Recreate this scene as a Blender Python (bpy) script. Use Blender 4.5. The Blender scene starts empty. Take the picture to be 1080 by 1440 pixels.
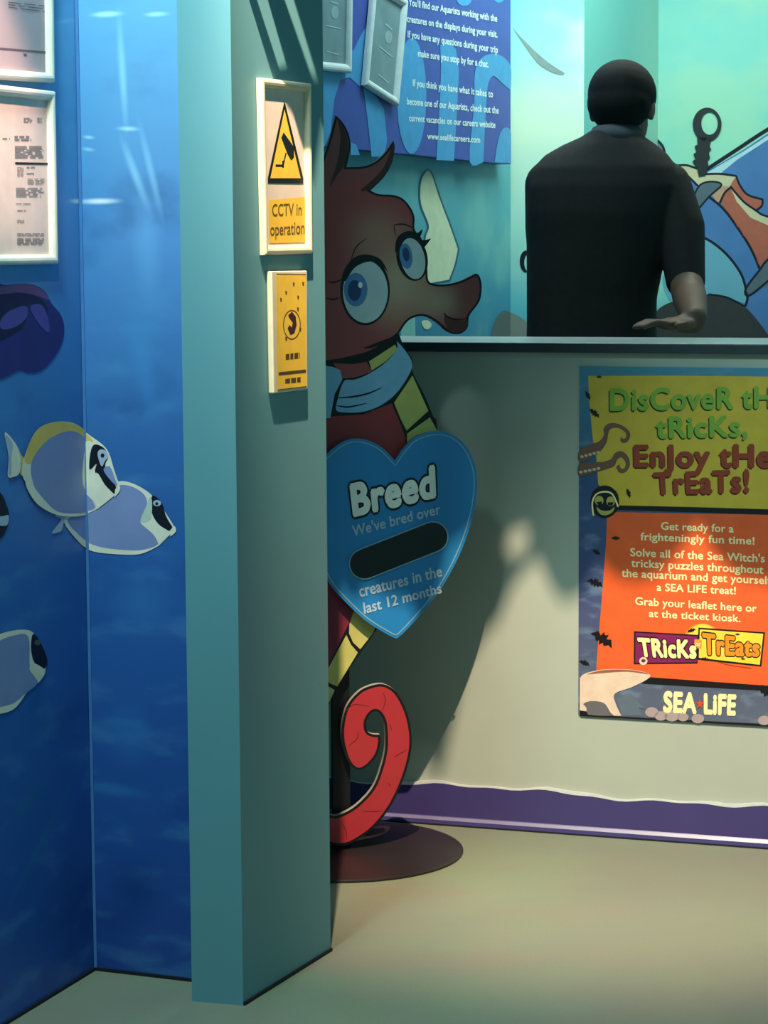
import bpy, bmesh, math, random
from mathutils import Vector, Matrix
from mathutils.geometry import tessellate_polygon
random.seed(7)
SC = bpy.context.scene
COL = SC.collection

# ------------------------------------------------------------------ camera
F = 3300.0                      # focal length in pixels of the 1080x1440 frame
H = 1.30                        # eye height, metres
PITCH = math.atan(360 / F)
ROLL = -0.006
cam_d = bpy.data.cameras.new('camera')
cam = bpy.data.objects.new('camera', cam_d)
COL.objects.link(cam)
cam_d.sensor_fit = 'VERTICAL'
cam_d.sensor_height = 36.0
cam_d.lens = F / 1440 * 36.0
cam_d.clip_start = 0.05
RM = Matrix.Rotation(math.pi / 2 - PITCH, 3, 'X') @ Matrix.Rotation(ROLL, 3, 'Z')
cam.matrix_world = Matrix.Translation((0, 0, H)) @ RM.to_4x4()
SC.camera = cam
EYE = Vector((0, 0, H))

# ------------------------------------------------------------------ light
SC.view_settings.view_transform = 'Standard'
SC.view_settings.look = 'None'
SC.view_settings.gamma = 1.0
SC.view_settings.use_curve_mapping = False
SC.view_settings.exposure = 0.0
SC.cycles.max_bounces = 6

world = bpy.data.worlds.new('world')
SC.world = world
world.use_nodes = True
bgn = world.node_tree.nodes['Background']
bgn.inputs[0].default_value = (0.24, 0.72, 0.78, 1)
bgn.inputs[1].default_value = 0.42


def lamp(name, kind, loc, target, power, color, **kw):
    d = bpy.data.lights.new(name, kind)
    d.energy = power
    d.color = color
    for k, v in kw.items():
        setattr(d, k, v)
    o = bpy.data.objects.new(name, d)
    COL.objects.link(o)
    o.location = loc
    o.rotation_euler = (Vector(target) - Vector(loc)).to_track_quat('-Z', 'Y').to_euler()
    return o


LAMP = Vector((-0.12, 3.40, 2.75))
lamp('spot_lamp', 'SPOT', LAMP, (0.56, 5.10, 0.0), 600, (1.0, 0.82, 0.58),
     spot_size=math.radians(45), spot_blend=0.9, shadow_soft_size=0.012)
lamp('notice_lamp', 'SPOT', (-0.42, 2.90, 2.60), (-0.75, 3.95, 1.52), 260, (1.0, 0.66, 0.52),
     spot_size=math.radians(17), spot_blend=0.6, shadow_soft_size=0.03)
lamp('entrance_lamp', 'AREA', (-0.68, 2.95, 2.78), (-0.55, 4.2, 0.9), 50, (0.66, 1.0, 0.97), shape='DISK', size=0.35)
lamp('kiosk_lamp', 'AREA', (0.95, 6.70, 2.7), (0.95, 7.6, 1.2), 33, (0.84, 1.0, 0.86), shape='RECTANGLE', size=1.5, size_y=0.3)
lamp('kiosk_side_lamp', 'AREA', (0.35, 5.9, 2.7), (0.0, 6.5, 1.5), 10, (0.66, 0.97, 1.0), shape='DISK', size=0.3)


# ------------------------------------------------------------------ helpers
def s2l(c):
    c = c / 255.0
    return c / 12.92 if c <= 0.04045 else ((c + 0.055) / 1.055) ** 2.4


def rgb(r, g, b):
    return (s2l(r), s2l(g), s2l(b), 1.0)


MATS = {}


def mat(name, col, rough=0.6, metal=0.0, spec=0.3, noise=0.06, nscale=30.0):
    """plain paint / print / plastic with a little procedural mottling"""
    if name in MATS:
        return MATS[name]
    m = bpy.data.materials.new(name)
    m.use_nodes = True
    nt = m.node_tree
    b = nt.nodes['Principled BSDF']
    b.inputs['Roughness'].default_value = rough
    b.inputs['Metallic'].default_value = metal
    b.inputs['Specular IOR Level'].default_value = spec
    c = rgb(*col)
    if noise > 0:
        g = nt.nodes.new('ShaderNodeNewGeometry')
        n = nt.nodes.new('ShaderNodeTexNoise')
        n.inputs['Scale'].default_value = nscale
        n.inputs['Detail'].default_value = 3
        nt.links.new(g.outputs['Position'], n.inputs['Vector'])
        r = nt.nodes.new('ShaderNodeValToRGB')
        r.color_ramp.elements[0].position = 0.3
        r.color_ramp.elements[1].position = 0.7
        r.color_ramp.elements[0].color = tuple(max(0, x * (1 - noise)) for x in c[:3]) + (1,)
        r.color_ramp.elements[1].color = tuple(min(1, x * (1 + noise)) for x in c[:3]) + (1,)
        nt.links.new(n.outputs['Fac'], r.inputs['Fac'])
        nt.links.new(r.outputs['Color'], b.inputs['Base Color'])
    else:
        b.inputs['Base Color'].default_value = c
    MATS[name] = m
    return m


class Shade:
    """node builder for printed murals: starts from a colour and mixes patches into it"""

    def __init__(self, name, axis, origin, rough=0.5, spec=0.3):
        self.m = bpy.data.materials.new(name)
        self.m.use_nodes = True
        self.nt = self.m.node_tree
        self.b = self.nt.nodes['Principled BSDF']
        self.b.inputs['Roughness'].default_value = rough
        self.b.inputs['Specular IOR Level'].default_value = spec
        g = self.nt.nodes.new('ShaderNodeNewGeometry')
        self.pos = g.outputs['Position']
        self.axis, self.origin = Vector(axis), Vector(origin)
        d = self.vm('SUBTRACT', self.pos, tuple(self.origin))
        self.s = self.dot(d, tuple(self.axis))
        self.z = self.dot(self.pos, (0, 0, 1))
        self.col = None

    def vm(self, op, a, b):
        n = self.nt.nodes.new('ShaderNodeVectorMath')
        n.operation = op
        self.nt.links.new(a, n.inputs[0])
        n.inputs[1].default_value = b
        return n.outputs['Vector']

    def dot(self, a, b):
        n = self.nt.nodes.new('ShaderNodeVectorMath')
        n.operation = 'DOT_PRODUCT'
        self.nt.links.new(a, n.inputs[0])
        n.inputs[1].default_value = b
        return n.outputs['Value']

    def mth(self, op, a, b=None, c=None, clamp=False):
        n = self.nt.nodes.new('ShaderNodeMath')
        n.operation = op
        n.use_clamp = clamp
        for i, x in enumerate((a, b, c)):
            if x is None:
                continue
            if isinstance(x, (int, float)):
                n.inputs[i].default_value = x
            else:
                self.nt.links.new(x, n.inputs[i])
        return n.outputs[0]

    def ramp(self, fac, stops):
        r = self.nt.nodes.new('ShaderNodeValToRGB')
        e = r.color_ramp.elements
        while len(e) < len(stops):
            e.new(0.5)
        for i, (p, c) in enumerate(stops):
            e[i].position = p
            e[i].color = rgb(*c)
        self.nt.links.new(fac, r.inputs['Fac'])
        return r.outputs['Color']

    def zramp(self, z0, z1, stops):
        f = self.mth('MULTIPLY', self.mth('SUBTRACT', self.z, z0), 1.0 / (z1 - z0), clamp=True)
        self.col = self.ramp(f, stops)

    def noise(self, scale, stretch=(1, 1, 1), detail=4, lo=0.45, hi=0.7):
        mp = self.nt.nodes.new('ShaderNodeVectorMath')
        mp.operation = 'MULTIPLY'
        self.nt.links.new(self.pos, mp.inputs[0])
        mp.inputs[1].default_value = stretch
        n = self.nt.nodes.new('ShaderNodeTexNoise')
        n.inputs['Scale'].default_value = scale
        n.inputs['Detail'].default_value = detail
        self.nt.links.new(mp.outputs['Vector'], n.inputs['Vector'])
        r = self.nt.nodes.new('ShaderNodeMapRange')
        r.interpolation_type = 'SMOOTHSTEP'
        r.inputs['From Min'].default_value = lo
        r.inputs['From Max'].default_value = hi
        self.nt.links.new(n.outputs['Fac'], r.inputs['Value'])
        return r.outputs['Result']

    def blob(self, s0, z0, rs, rz, ang=0.0, soft=1.0):
        ds = self.mth('SUBTRACT', self.s, s0)
        dz = self.mth('SUBTRACT', self.z, z0)
        c, sn = math.cos(ang), math.sin(ang)
        a = self.mth('ADD', self.mth('MULTIPLY', ds, c / rs), self.mth('MULTIPLY', dz, sn / rs))
        b = self.mth('ADD', self.mth('MULTIPLY', ds, -sn / rz), self.mth('MULTIPLY', dz, c / rz))
        q = self.mth('SQRT', self.mth('ADD', self.mth('MULTIPLY', a, a), self.mth('MULTIPLY', b, b)))
        r = self.nt.nodes.new('ShaderNodeMapRange')
        r.interpolation_type = 'SMOOTHSTEP'
        r.inputs['From Min'].default_value = 1.0
        r.inputs['From Max'].default_value = 1.0 - soft
        r.inputs['To Min'].default_value = 0.0
        r.inputs['To Max'].default_value = 1.0
        self.nt.links.new(q, r.inputs['Value'])
        return r.outputs['Result']

    def mix(self, fac, c, amt=1.0):
        n = self.nt.nodes.new('ShaderNodeMix')
        n.data_type = 'RGBA'
        self.nt.links.new(self.mth('MULTIPLY', fac, amt), n.inputs[0])
        if self.col is None:
            raise RuntimeError
        if isinstance(self.col, tuple):
            n.inputs[6].default_value = self.col
        else:
            self.nt.links.new(self.col, n.inputs[6])
        n.inputs[7].default_value = rgb(*c)
        self.col = n.outputs[2]

    def done(self):
        if isinstance(self.col, tuple):
            self.b.inputs['Base Color'].default_value = self.col
        else:
            self.nt.links.new(self.col, self.b.inputs['Base Color'])
        return self.m


def link_mesh(name, verts, faces, mats, parent=None, midx=None, smooth=False, local=None):
    me = bpy.data.meshes.new(name)
    off = Vector((0, 0, 0)) if local is None else Vector(local)
    me.from_pydata([tuple(Vector(v) - off) for v in verts], [], faces)
    for m in (mats if isinstance(mats, (list, tuple)) else [mats]):
        me.materials.append(m)
    if midx:
        for p, i in zip(me.polygons, midx):
            p.material_index = i
    if smooth:
        for p in me.polygons:
            p.use_smooth = True
    me.update()
    o = bpy.data.objects.new(name, me)
    COL.objects.link(o)
    if parent:
        o.parent = parent
    elif local is not None:
        o.location = off
    return o


def thing(name, label, cat, loc, group=None):
    o = bpy.data.objects.new(name, None)
    o.empty_display_size = 0.1
    COL.objects.link(o)
    o.location = loc
    o['label'] = label
    o['category'] = cat
    if group:
        o['group'] = group
    return o


def struct(o):
    o['kind'] = 'structure'
    return o


def ray(u, v):
    return RM @ Vector(((u - 540) / F, (720 - v) / F, -1.0))


def floor_pt(u, v):
    d = ray(u, v)
    return EYE + d * (-H / d.z)


def at_depth(u, v, y):
    d = ray(u, v)
    return EYE + d * (y / d.y)


class Plane:
    """a real vertical surface: where a line of sight meets it, and its in-surface axes"""

    def __init__(self, p, q):
        self.p = Vector((p[0], p[1], 0))
        self.ax = (Vector((q[0], q[1], 0)) - self.p).normalized()
        n = Vector((self.ax.y, -self.ax.x, 0))
        if n.dot(Vector((0, 0, 0)) - self.p) < 0:
            n = -n
        self.n = n

    def hit(self, u, v, off=0.0):
        d = ray(u, v)
        t = (self.p - EYE).dot(self.n) / d.dot(self.n)
        return EYE + d * t + self.n * off

    def s(self, u, v):
        return (self.hit(u, v) - self.p).dot(self.ax)

    def at(self, s, z, off=0.0):
        q = self.p + self.ax * s + self.n * off
        return Vector((q.x, q.y, z))

    def shifted(self, d):
        r = Plane.__new__(Plane)
        r.p, r.ax, r.n = self.p + self.n * d, self.ax, self.n
        return r


def project(P):
    d = RM.transposed() @ (Vector(P) - EYE)
    return (540 - F * d.x / d.z, 720 + F * d.y / d.z)


def crop(x0, y0, k):
    return lambda p: (x0 + p[0] / k, y0 + p[1] / k)


C2 = crop(0, 380, 2.285)
C3 = crop(330, 90, 3.0)
C4 = crop(450, 0, 3.857)
C5 = crop(450, 150, 4.236)
C6 = crop(450, 460, 3.271)
C7 = crop(440, 880, 3.788)
C8 = crop(700, 0, 2.842)
S9 = crop(900, 140, 4.117)
P1 = crop(800, 500, 3.857)
P2 = crop(800, 720, 3.857)
L1 = crop(0, 0, 3.693)
S6 = crop(560, 0, 3.0)
ID = lambda p: (p[0], p[1])


def curve_loop(pts, n=6, closed=True):
    """Catmull-Rom through the points; a point with a third entry is a sharp corner"""
    N = len(pts)
    out = []
    P = [Vector((p[0], p[1])) for p in pts]
    sharp = [len(p) > 2 for p in pts]
    rng = range(N if closed else N - 1)
    for i in rng:
        j = (i + 1) % N
        p1, p2 = P[i], P[j]
        p0 = p1 if sharp[i] or (not closed and i == 0) else P[i - 1]
        p3 = p2 if sharp[j] or (not closed and j == N - 1) else P[(j + 1) % N]
        for k in range(n):
            t = k / n
            out.append(0.5 * ((2 * p1) + (p2 - p0) * t + (2 * p0 - 5 * p1 + 4 * p2 - p3) * t * t
                              + (3 * p1 - 3 * p2 + p3 - p0) * t ** 3))
    if not closed:
        out.append(P[-1])
    return [(q.x, q.y) for q in out]


def area(p):
    return 0.5 * sum(p[i - 1][0] * p[i][1] - p[i][0] * p[i - 1][1] for i in range(len(p)))


def inset(pts, d):
    """move a loop inwards by d"""
    sgn = 1 if area(pts) > 0 else -1
    N = len(pts)
    out = []
    for i in range(N):
        a, b, c = (Vector(pts[i - 1]), Vector(pts[i]), Vector(pts[(i + 1) % N]))
        e1, e2 = b - a, c - b
        if e1.length < 1e-6 or e2.length < 1e-6:
            continue
        e1.normalize(); e2.normalize()
        n1, n2 = Vector((-e1.y, e1.x)) * sgn, Vector((-e2.y, e2.x)) * sgn
        m = n1 + n2
        if m.length < 0.3:
            m = (e1 - e2)
            m.normalize()
            out.append(tuple(b + m * d * 1.5))
            continue
        m.normalize()
        out.append(tuple(b + m * d / max(0.5, m.dot(n1))))
    return out


def clip(poly, a, b, keep_left):
    """keep the part of a polygon on one side of the line a-b (a above b)"""
    def side(p):
        xl = a[0] + (b[0] - a[0]) * (p[1] - a[1]) / (b[1] - a[1])
        return (xl - p[0]) if keep_left else (p[0] - xl)
    out = []
    for i in range(len(poly)):
        p, q = poly[i - 1], poly[i]
        sp, sq = side(p), side(q)
        if (sp >= 0) != (sq >= 0):
            t = sp / (sp - sq)
            out.append((p[0] + (q[0] - p[0]) * t, p[1] + (q[1] - p[1]) * t))
        if sq >= 0:
            out.append(q)
    return out


# text outlines ----------------------------------------------------
TXT = {}


def text_geo(s, bold=0.0, space=1.0):
    key = (s, space)
    if key in TXT:
        return TXT[key]
    cu = bpy.data.curves.new('t', 'FONT')
    cu.body = s
    cu.fill_mode = 'FRONT'
    cu.resolution_u = 4
    cu.space_character = space
    o = bpy.data.objects.new('t', cu)
    COL.objects.link(o)
    dg = bpy.context.evaluated_depsgraph_get()
    me = bpy.data.meshes.new_from_object(o.evaluated_get(dg))
    V = [(v.co.x, v.co.y) for v in me.vertices]
    Fc = [list(p.vertices) for p in me.polygons]
    bpy.data.objects.remove(o)
    bpy.data.curves.remove(cu)
    bpy.data.meshes.remove(me)
    TXT[key] = (V, Fc)
    return V, Fc


CAP = None


class Art:
    """collects printed shapes (given as picture positions) and lays them on a surface as one mesh"""

    def __init__(self, plane, base=0.0, step=0.00015):
        self.pl, self.base, self.step = plane, base, step
        self.v, self.f, self.mi, self.mats = [], [], [], []
        self.fold = None            # (second plane, fold line top, bottom)

    def mid(self, m):
        if m not in self.mats:
            self.mats.append(m)
        return self.mats.index(m)

    def place(self, pl, p, layer):
        return pl.hit(p[0], p[1], self.base + self.step * layer)

    def _add(self, pl, pts, m, layer):
        if len(pts) < 3 or abs(area(pts)) < 0.05:
            return
        if area(pts) > 0:
            pts = pts[::-1]
        tri = tessellate_polygon([[Vector((p[0], p[1], 0)) for p in pts]])
        b = len(self.v)
        self.v += [self.place(pl, p, layer) for p in pts]
        k = self.mid(m)
        for t in tri:
            t = tuple(t)
            if area([pts[i] for i in t]) > 0:
                t = t[::-1]
            self.f.append(tuple(b + i for i in t))
            self.mi.append(k)

    def poly(self, pts, m, layer=1, T=ID, smooth=0, ins=0):
        P = [T(p) + ((1,) if len(p) > 2 else ()) for p in pts]
        P = curve_loop(P, smooth) if smooth else [p[:2] for p in P]
        if ins:
            P = inset(P, ins)
        if self.fold:
            pl2, a, b = self.fold
            self._add(self.pl, clip(P, a, b, True), m, layer)
            self._add(pl2, clip(P, a, b, False), m, layer)
        else:
            self._add(self.pl, P, m, layer)
        return P

    def ell(self, c, rx, ry, m, layer=1, T=ID, ang=0, n=36, a0=0, a1=360):
        full = abs(a1 - a0) >= 360
        P = []
        for i in range(n + (0 if full else 1)):
            t = math.radians(a0 + (a1 - a0) * i / n)
            x, y = rx * math.cos(t), ry * math.sin(t)
            ca, sa = math.cos(math.radians(ang)), math.sin(math.radians(ang))
            P.append((c[0] + x * ca - y * sa, c[1] + x * sa + y * ca))
        return self.poly(P, m, layer, T)

    def ring(self, co, ro, ci, ri, m, layer=1, T=ID, n=40):
        for i in range(n):
            a, b = 2 * math.pi * i / n, 2 * math.pi * (i + 1) / n
            q = [(co[0] + ro[0] * math.cos(t), co[1] + ro[1] * math.sin(t)) for t in (a, b)] + \
                [(ci[0] + ri[0] * math.cos(t), ci[1] + ri[1] * math.sin(t)) for t in (b, a)]
            self.poly(q, m, layer, T)

    def stroke(self, pts, w, m, layer=2, T=ID, smooth=6, taper=False, closed=False):
        P = [T(p) + ((1,) if len(p) > 2 else ()) for p in pts]
        P = curve_loop(P, smooth, closed) if smooth else [p[:2] for p in P]
        N = len(P)
        L, R = [], []
        for i in range(N):
            a = Vector(P[i - 1] if (i > 0 or closed) else P[0])
            b = Vector(P[(i + 1) % N] if (i < N - 1 or closed) else P[-1])
            d = (b - a)
            if d.length < 1e-9:
                d = Vector((1, 0))
            d.normalize()
            nn = Vector((-d.y, d.x))
            k = w / 2
            if taper:
                k *= max(0.12, math.sin(math.pi * (0.06 + 0.9 * i / max(1, N - 1))) ** 0.7)
            L.append(tuple(Vector(P[i]) + nn * k))
            R.append(tuple(Vector(P[i]) - nn * k))
        for i in range(N if closed else N - 1):
            j = (i + 1) % N
            q = [L[i], L[j], R[j], R[i]]
            if self.fold:
                pl2, a, b = self.fold
                self._add(self.pl, clip(q, a, b, True), m, layer)
                self._add(pl2, clip(q, a, b, False), m, layer)
            else:
                self._add(self.pl, q, m, layer)

    def text(self, s, quad, m, layer=3, T=ID, bold=0.012, shadow=None, sh=(0, 0), outline=None, ob=0.04):
        """quad = top left, top right, bottom right, bottom left of the capitals"""
        global CAP
        if CAP is None:
            V, _ = text_geo('H', 0.0)
            CAP = max(v[1] for v in V)
        TL, TR, BR, BL = [Vector(T(p)) for p in quad]
        V0, F0 = text_geo(s, 0.0, 1.0 + bold * 1.6)
        x0, x1 = min(v[0] for v in V0), max(v[0] for v in V0)

        def lay(mm, lay_, dx=0, dy=0, r=0.0, n=4):
            offs = [(0, 0)] + ([(r * math.cos(2 * math.pi * i / n), r * math.sin(2 * math.pi * i / n)) for i in range(n)] if r > 0 else [])
            k = self.mid(mm)
            for q, (ox, oy) in enumerate(offs):
                b = len(self.v)
                for (x, y) in V0:
                    a = (x + ox - x0) / (x1 - x0)
                    t = (y + oy) / CAP
                    p = (BL + (BR - BL) * a) * (1 - t) + (TL + (TR - TL) * a) * t
                    self.v.append(self.place(self.pl, (p.x + dx, p.y + dy), lay_ + q * 0.02))
                for fc in F0:
                    self.f.append(tuple(b + i for i in fc))
                    self.mi.append(k)
        if outline:
            lay(outline, layer - 1, 0, 0, bold + ob, 10)
        if shadow:
            lay(shadow, layer - 0.5, sh[0], sh[1], bold)
        lay(m, layer, 0, 0, bold, 6)

    def bars(self, quad, rows, m, layer=2, T=ID, thick=0.5, words=5, ragged=0.15, seed=1):
        """unreadable small print: rows of broken dashes inside a quad"""
        rnd = random.Random(seed)
        TL, TR, BR, BL = [Vector(T(p)) for p in quad]
        for r in range(rows):
            t0, t1 = r / rows, (r + thick) / rows
            x = 0.0
            end = 1.0 - rnd.random() * ragged
            while x < end - 0.02:
                w = min(end - x, (0.5 + rnd.random()) / words)
                pts = []
                for a, t in ((x, t0), (x + w, t0), (x + w, t1), (x, t1)):
                    p = (TL + (TR - TL) * a) * (1 - t) + (BL + (BR - BL) * a) * t
                    pts.append((p.x, p.y))
                self.poly(pts, m, layer)
                x += w + 0.25 / words
    def build(self, name, parent=None):
        return link_mesh(name, self.v, self.f, self.mats, parent, self.mi)


def prism(outline, z0, z1, name, m, parent=None, loc=None):
    """upright prism over a plan outline"""
    n = len(outline)
    if sum(outline[i - 1][0] * outline[i][1] - outline[i][0] * outline[i - 1][1] for i in range(n)) < 0:
        outline = outline[::-1]
    V = [(p[0], p[1], z0) for p in outline] + [(p[0], p[1], z1) for p in outline]
    Fc = [tuple(range(n))[::-1], tuple(range(n, 2 * n))]
    Fc += [(i, (i + 1) % n, n + (i + 1) % n, n + i) for i in range(n)]
    return link_mesh(name, V, Fc, m, parent, local=loc)


def slab(quad, n, d, name, m, parent=None, bevel=0.0):
    """box: four corners of its front face (TL,TR,BR,BL), pushed back by d along -n"""
    V = [Vector(p) for p in quad] + [Vector(p) - n * d for p in quad]
    Fc = [(3, 2, 1, 0), (4, 5, 6, 7)] + [(i, (i + 1) % 4, 4 + (i + 1) % 4, 4 + i) for i in range(4)]
    o = link_mesh(name, V, Fc, m, parent)
    tidy(o)
    if bevel:
        add_bevel(o, bevel)
    return o


def tidy(o):
    bm = bmesh.new()
    bm.from_mesh(o.data)
    bmesh.ops.recalc_face_normals(bm, faces=bm.faces)
    bm.to_mesh(o.data)
    bm.free()


def add_bevel(o, w, seg=2):
    b = o.modifiers.new('bevel', 'BEVEL')
    b.width = w
    b.segments = seg
    b.limit_method = 'ANGLE'


def frame_mesh(quad, n, width, depth, name, m, parent):
    """snap frame: a rounded profile swept round four corners (front TL,TR,BR,BL on the wall)"""
    Q = [Vector(p) for p in quad]
    prof = [(0, 0), (0, .55), (.06, .78), (.2, .95), (.42, 1.0), (.66, .93), (.86, .72), (1.0, .42), (1.0, 0.1)]
    V, Fc = [], []
    for (a, h) in prof:
        for i in range(4):
            e1 = (Q[(i + 1) % 4] - Q[i]).normalized()
            e0 = (Q[i - 1] - Q[i]).normalized()
            V.append(Q[i] + (e1 + e0) * width * a + n * depth * h)
    for r in range(len(prof) - 1):
        for i in range(4):
            j = (i + 1) % 4
            Fc.append((r * 4 + i, r * 4 + j, r * 4 + 4 + j, r * 4 + 4 + i))
    o = link_mesh(name, V, Fc, m, parent)
    tidy(o)
    inner = [Q[i] + ((Q[(i + 1) % 4] - Q[i]).normalized() + (Q[i - 1] - Q[i]).normalized()) * width for i in range(4)]
    return o, inner


def lathe(profile, centre, name, m, parent=None, seg=64):
    V, Fc = [], []
    for (r, z) in profile:
        for i in range(seg):
            a = 2 * math.pi * i / seg
            V.append((centre[0] + r * math.cos(a), centre[1] + r * math.sin(a), z))
    for k in range(len(profile) - 1):
        for i in range(seg):
            j = (i + 1) % seg
            Fc.append((k * seg + i, k * seg + j, k * seg + seg + j, k * seg + seg + i))
    Fc.append(tuple(range(seg))[::-1])
    Fc.append(tuple(range((len(profile) - 1) * seg, len(profile) * seg)))
    o = link_mesh(name, V, Fc, m, parent)
    tidy(o)
    return o


# ------------------------------------------------------------------ materials
BLACK = mat('black_print', (16, 16, 18), 0.5)
M_TEAL = mat('teal_paint', (98, 146, 154), 0.55, noise=0.03, nscale=3)
M_COUNTER = mat('counter_paint', (172, 176, 164), 0.5, noise=0.04, nscale=4)
M_FRAME = mat('cream_frame', (232, 226, 210), 0.35, spec=0.5)
M_WHITEF = mat('white_frame', (214, 226, 226), 0.35, spec=0.5)
M_PAPER = mat('paper', (236, 214, 204), 0.6)
M_GREYPAPER = mat('grey_paper', (120, 146, 152), 0.45, noise=0.12, nscale=14)
M_INK = mat('grey_ink', (146, 130, 130), 0.6)
M_YEL = mat('sign_yellow', (246, 190, 60), 0.45)

# ------------------------------------------------------------------ setting
CEIL = 2.9
A0, A1 = floor_pt(9, 1440), floor_pt(133, 1364)
B1 = floor_pt(270, 1380)
PA = Plane(A0, A1)
PB = Plane(A1, B1)
G1, G2, G3 = floor_pt(270, 1408), floor_pt(342, 1414), floor_pt(465, 1337)
PG = Plane(G2, G3)                      # right-hand face of the wall end
K0, K1 = floor_pt(600, 1157), floor_pt(1080, 1192)
PK = Plane(K0, K1)                      # counter front
YB = 7.3                                # depth of the kiosk's back wall at its left corner
b718 = at_depth(718, 360, YB)
ADIR = Vector((0.147, 0.35, 0)).normalized()
PS = Plane(b718, b718 + ADIR)           # kiosk side wall, receding to the right
BDIR = Vector((1, -0.08, 0)).normalized()
PR = Plane(b718, b718 + BDIR)           # back wall left of the corner post
c821 = PR.hit(821, 200)
step_end = c821 + ADIR * 0.55
# where the line of sight of the inner corner meets the receding step
d925 = ray(925, 200)
PT = Plane(c821, c821 + ADIR)
c925 = PT.hit(925, 200)
PW = Plane(c925, c925 + BDIR)           # back wall with the painted ship

flo = Shade('floor_vinyl', (1, 0, 0), (0, 0, 0), rough=0.42, spec=0.35)
flo.col = rgb(132, 132, 116)
flo.mix(flo.noise(1.6, lo=0.42, hi=0.66), (134, 144, 116), 0.8)
flo.mix(flo.noise(2.3, (1, 1.6, 1), lo=0.5, hi=0.7), (142, 130, 114), 0.7)
flo.mix(flo.noise(240, detail=1, lo=0.5, hi=0.6), (116, 120, 106), 0.25)
M_FLOOR = flo.done()
struct(prism([(-3, -0.5), (3, -0.5), (3, 9), (-3, 9)], -0.05, 0, 'floor', M_FLOOR))
struct(prism([(-3, 2.0), (3, 2.0), (3, 9), (-3, 9)], CEIL, CEIL + 0.05, 'ceiling', mat('ceiling_paint', (40, 52, 60), 0.8)))


def wall(name, p, q, m, thick=0.06, z1=CEIL, pl=None):
    pl = pl or Plane(p, q)
    p, q = Vector(p[:2]).to_3d(), Vector(q[:2]).to_3d()
    b = [p, q, q - pl.n * thick, p - pl.n * thick]
    return struct(prism([tuple(x) for x in b], 0, z1, name, m))


def mural_material(name, pl, streaks, dark=1.0, seed=0):
    sh = Shade(name, pl.ax, pl.p, rough=0.42, spec=0.35)
    st = [(0.0, (32, 68, 140)), (0.3, (40, 86, 154)), (0.5, (50, 98, 160)), (0.72, (80, 132, 186)), (1.0, (106, 164, 200))]
    sh.zramp(0.0, 1.9, [(a, tuple(c * dark for c in k)) for a, k in st])
    sh.mix(sh.noise(5 + seed, (1, 1, 2.8), 8, 0.5, 0.70), (84, 146, 196), 0.34)
    sh.mix(sh.noise(3.1 + seed, (1, 1, 1.5), 5, 0.52, 0.75), (14, 40, 104), 0.45)
    for (u, v, ru, rv, ang, c, amt) in streaks:
        P = pl.hit(u, v)
        k = P.y / F
        fs = abs(pl.ax.x)
        sh.mix(sh.blob((P - pl.p).dot(pl.ax), P.z, ru * k / fs, rv * k, math.radians(ang)), c, amt)
    return sh.done()


M_MA = mural_material('mural_print_a', PA, [
    (92, 30, 16, 5, 8, (150, 200, 230), .6), (40, 1130, 40, 16, 25, (30, 100, 150), .6), (60, 1180, 60, 12, 35, (34, 110, 160), .6),
    (110, 283, 12, 5, 0, (225, 235, 245), .9)], 1.14)
M_MB = mural_material('mural_print_b', PB, [
    (140, 283, 40, 6, 0, (235, 240, 248), .95), (150, 20, 32, 6, 0, (190, 230, 240), .9), (220, 20, 24, 5, 0, (180, 225, 238), .8),
    (180, 181, 22, 5, -3, (180, 220, 240), .8), (125, 193, 12, 4, -6, (180, 220, 240), .7), (124, 210, 14, 4, -8, (170, 215, 238), .6),
    (172, 100, 8, 110, 3, (150, 205, 232), .7), (190, 245, 9, 75, 22, (150, 205, 236), .65), (212, 240, 8, 90, 14, (140, 195, 232), .6),
    (205, 330, 30, 120, 4, (110, 170, 225), .45), (200, 500, 24, 120, 8, (70, 140, 200), .5),
    (180, 760, 60, 40, 0, (50, 110, 180), .4), (200, 850, 60, 60, 0, (60, 120, 180), .5), (180, 1030, 50, 60, 0, (50, 110, 180), .6),
    (160, 1110, 70, 14, -4, (50, 120, 180), .6), (190, 1250, 60, 70, 0, (20, 56, 120), .6)], 1.06, 1)
wall('wall_left', A0 - PA.ax * 1.6, A1, M_MA, pl=PA)
wall('wall_front', A1, A1 + PB.ax * 0.215, M_MB, pl=PB)
seam = link_mesh('trim_1', *(lambda p: ([p + PB.ax * .001 + PB.n * .0035 + PA.n * .0, p + PB.ax * .006 + PB.n * .002, p + PB.ax * .006 + PB.n * .0005,
                                   p + PB.ax * .001 + PB.n * .0005] + [Vector((0, 0, CEIL)) + q for q in
                                   (p + PB.ax * .001 + PB.n * .0035, p + PB.ax * .006 + PB.n * .002, p + PB.ax * .006 + PB.n * .0005, p + PB.ax * .001 + PB.n * .0005)],
                                  [(0, 1, 5, 4), (1, 2, 6, 5), (2, 3, 7, 6), (3, 0, 4, 7), (0, 3, 2, 1), (4, 5, 6, 7)]))(A1.copy()), mat('mural_edge', (66, 116, 176), .5))
struct(seam)
G4 = G3 + (G1 - G2)
struct(prism([tuple(x[:2]) for x in (G1, G2, G3, G4)], 0, CEIL, 'wall_pillar', M_TEAL))
# dark seal where the left walls and the wall end meet the floor
for nm, pts in (('baseboard_left', [A0 - PA.ax * 1.6, A1, A1 - PB.n * 0 + PB.ax * 0.2]),):
    pass


def kerb(name, p, q, n, h=0.006, d=0.004):
    p, q = Vector((p[0], p[1], 0)), Vector((q[0], q[1], 0))
    return struct(prism([tuple(x[:2]) for x in (p, q, q + n * d, p + n * d)], 0, h, name, mat('dark_seal', (24, 26, 34), .7)))


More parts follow.
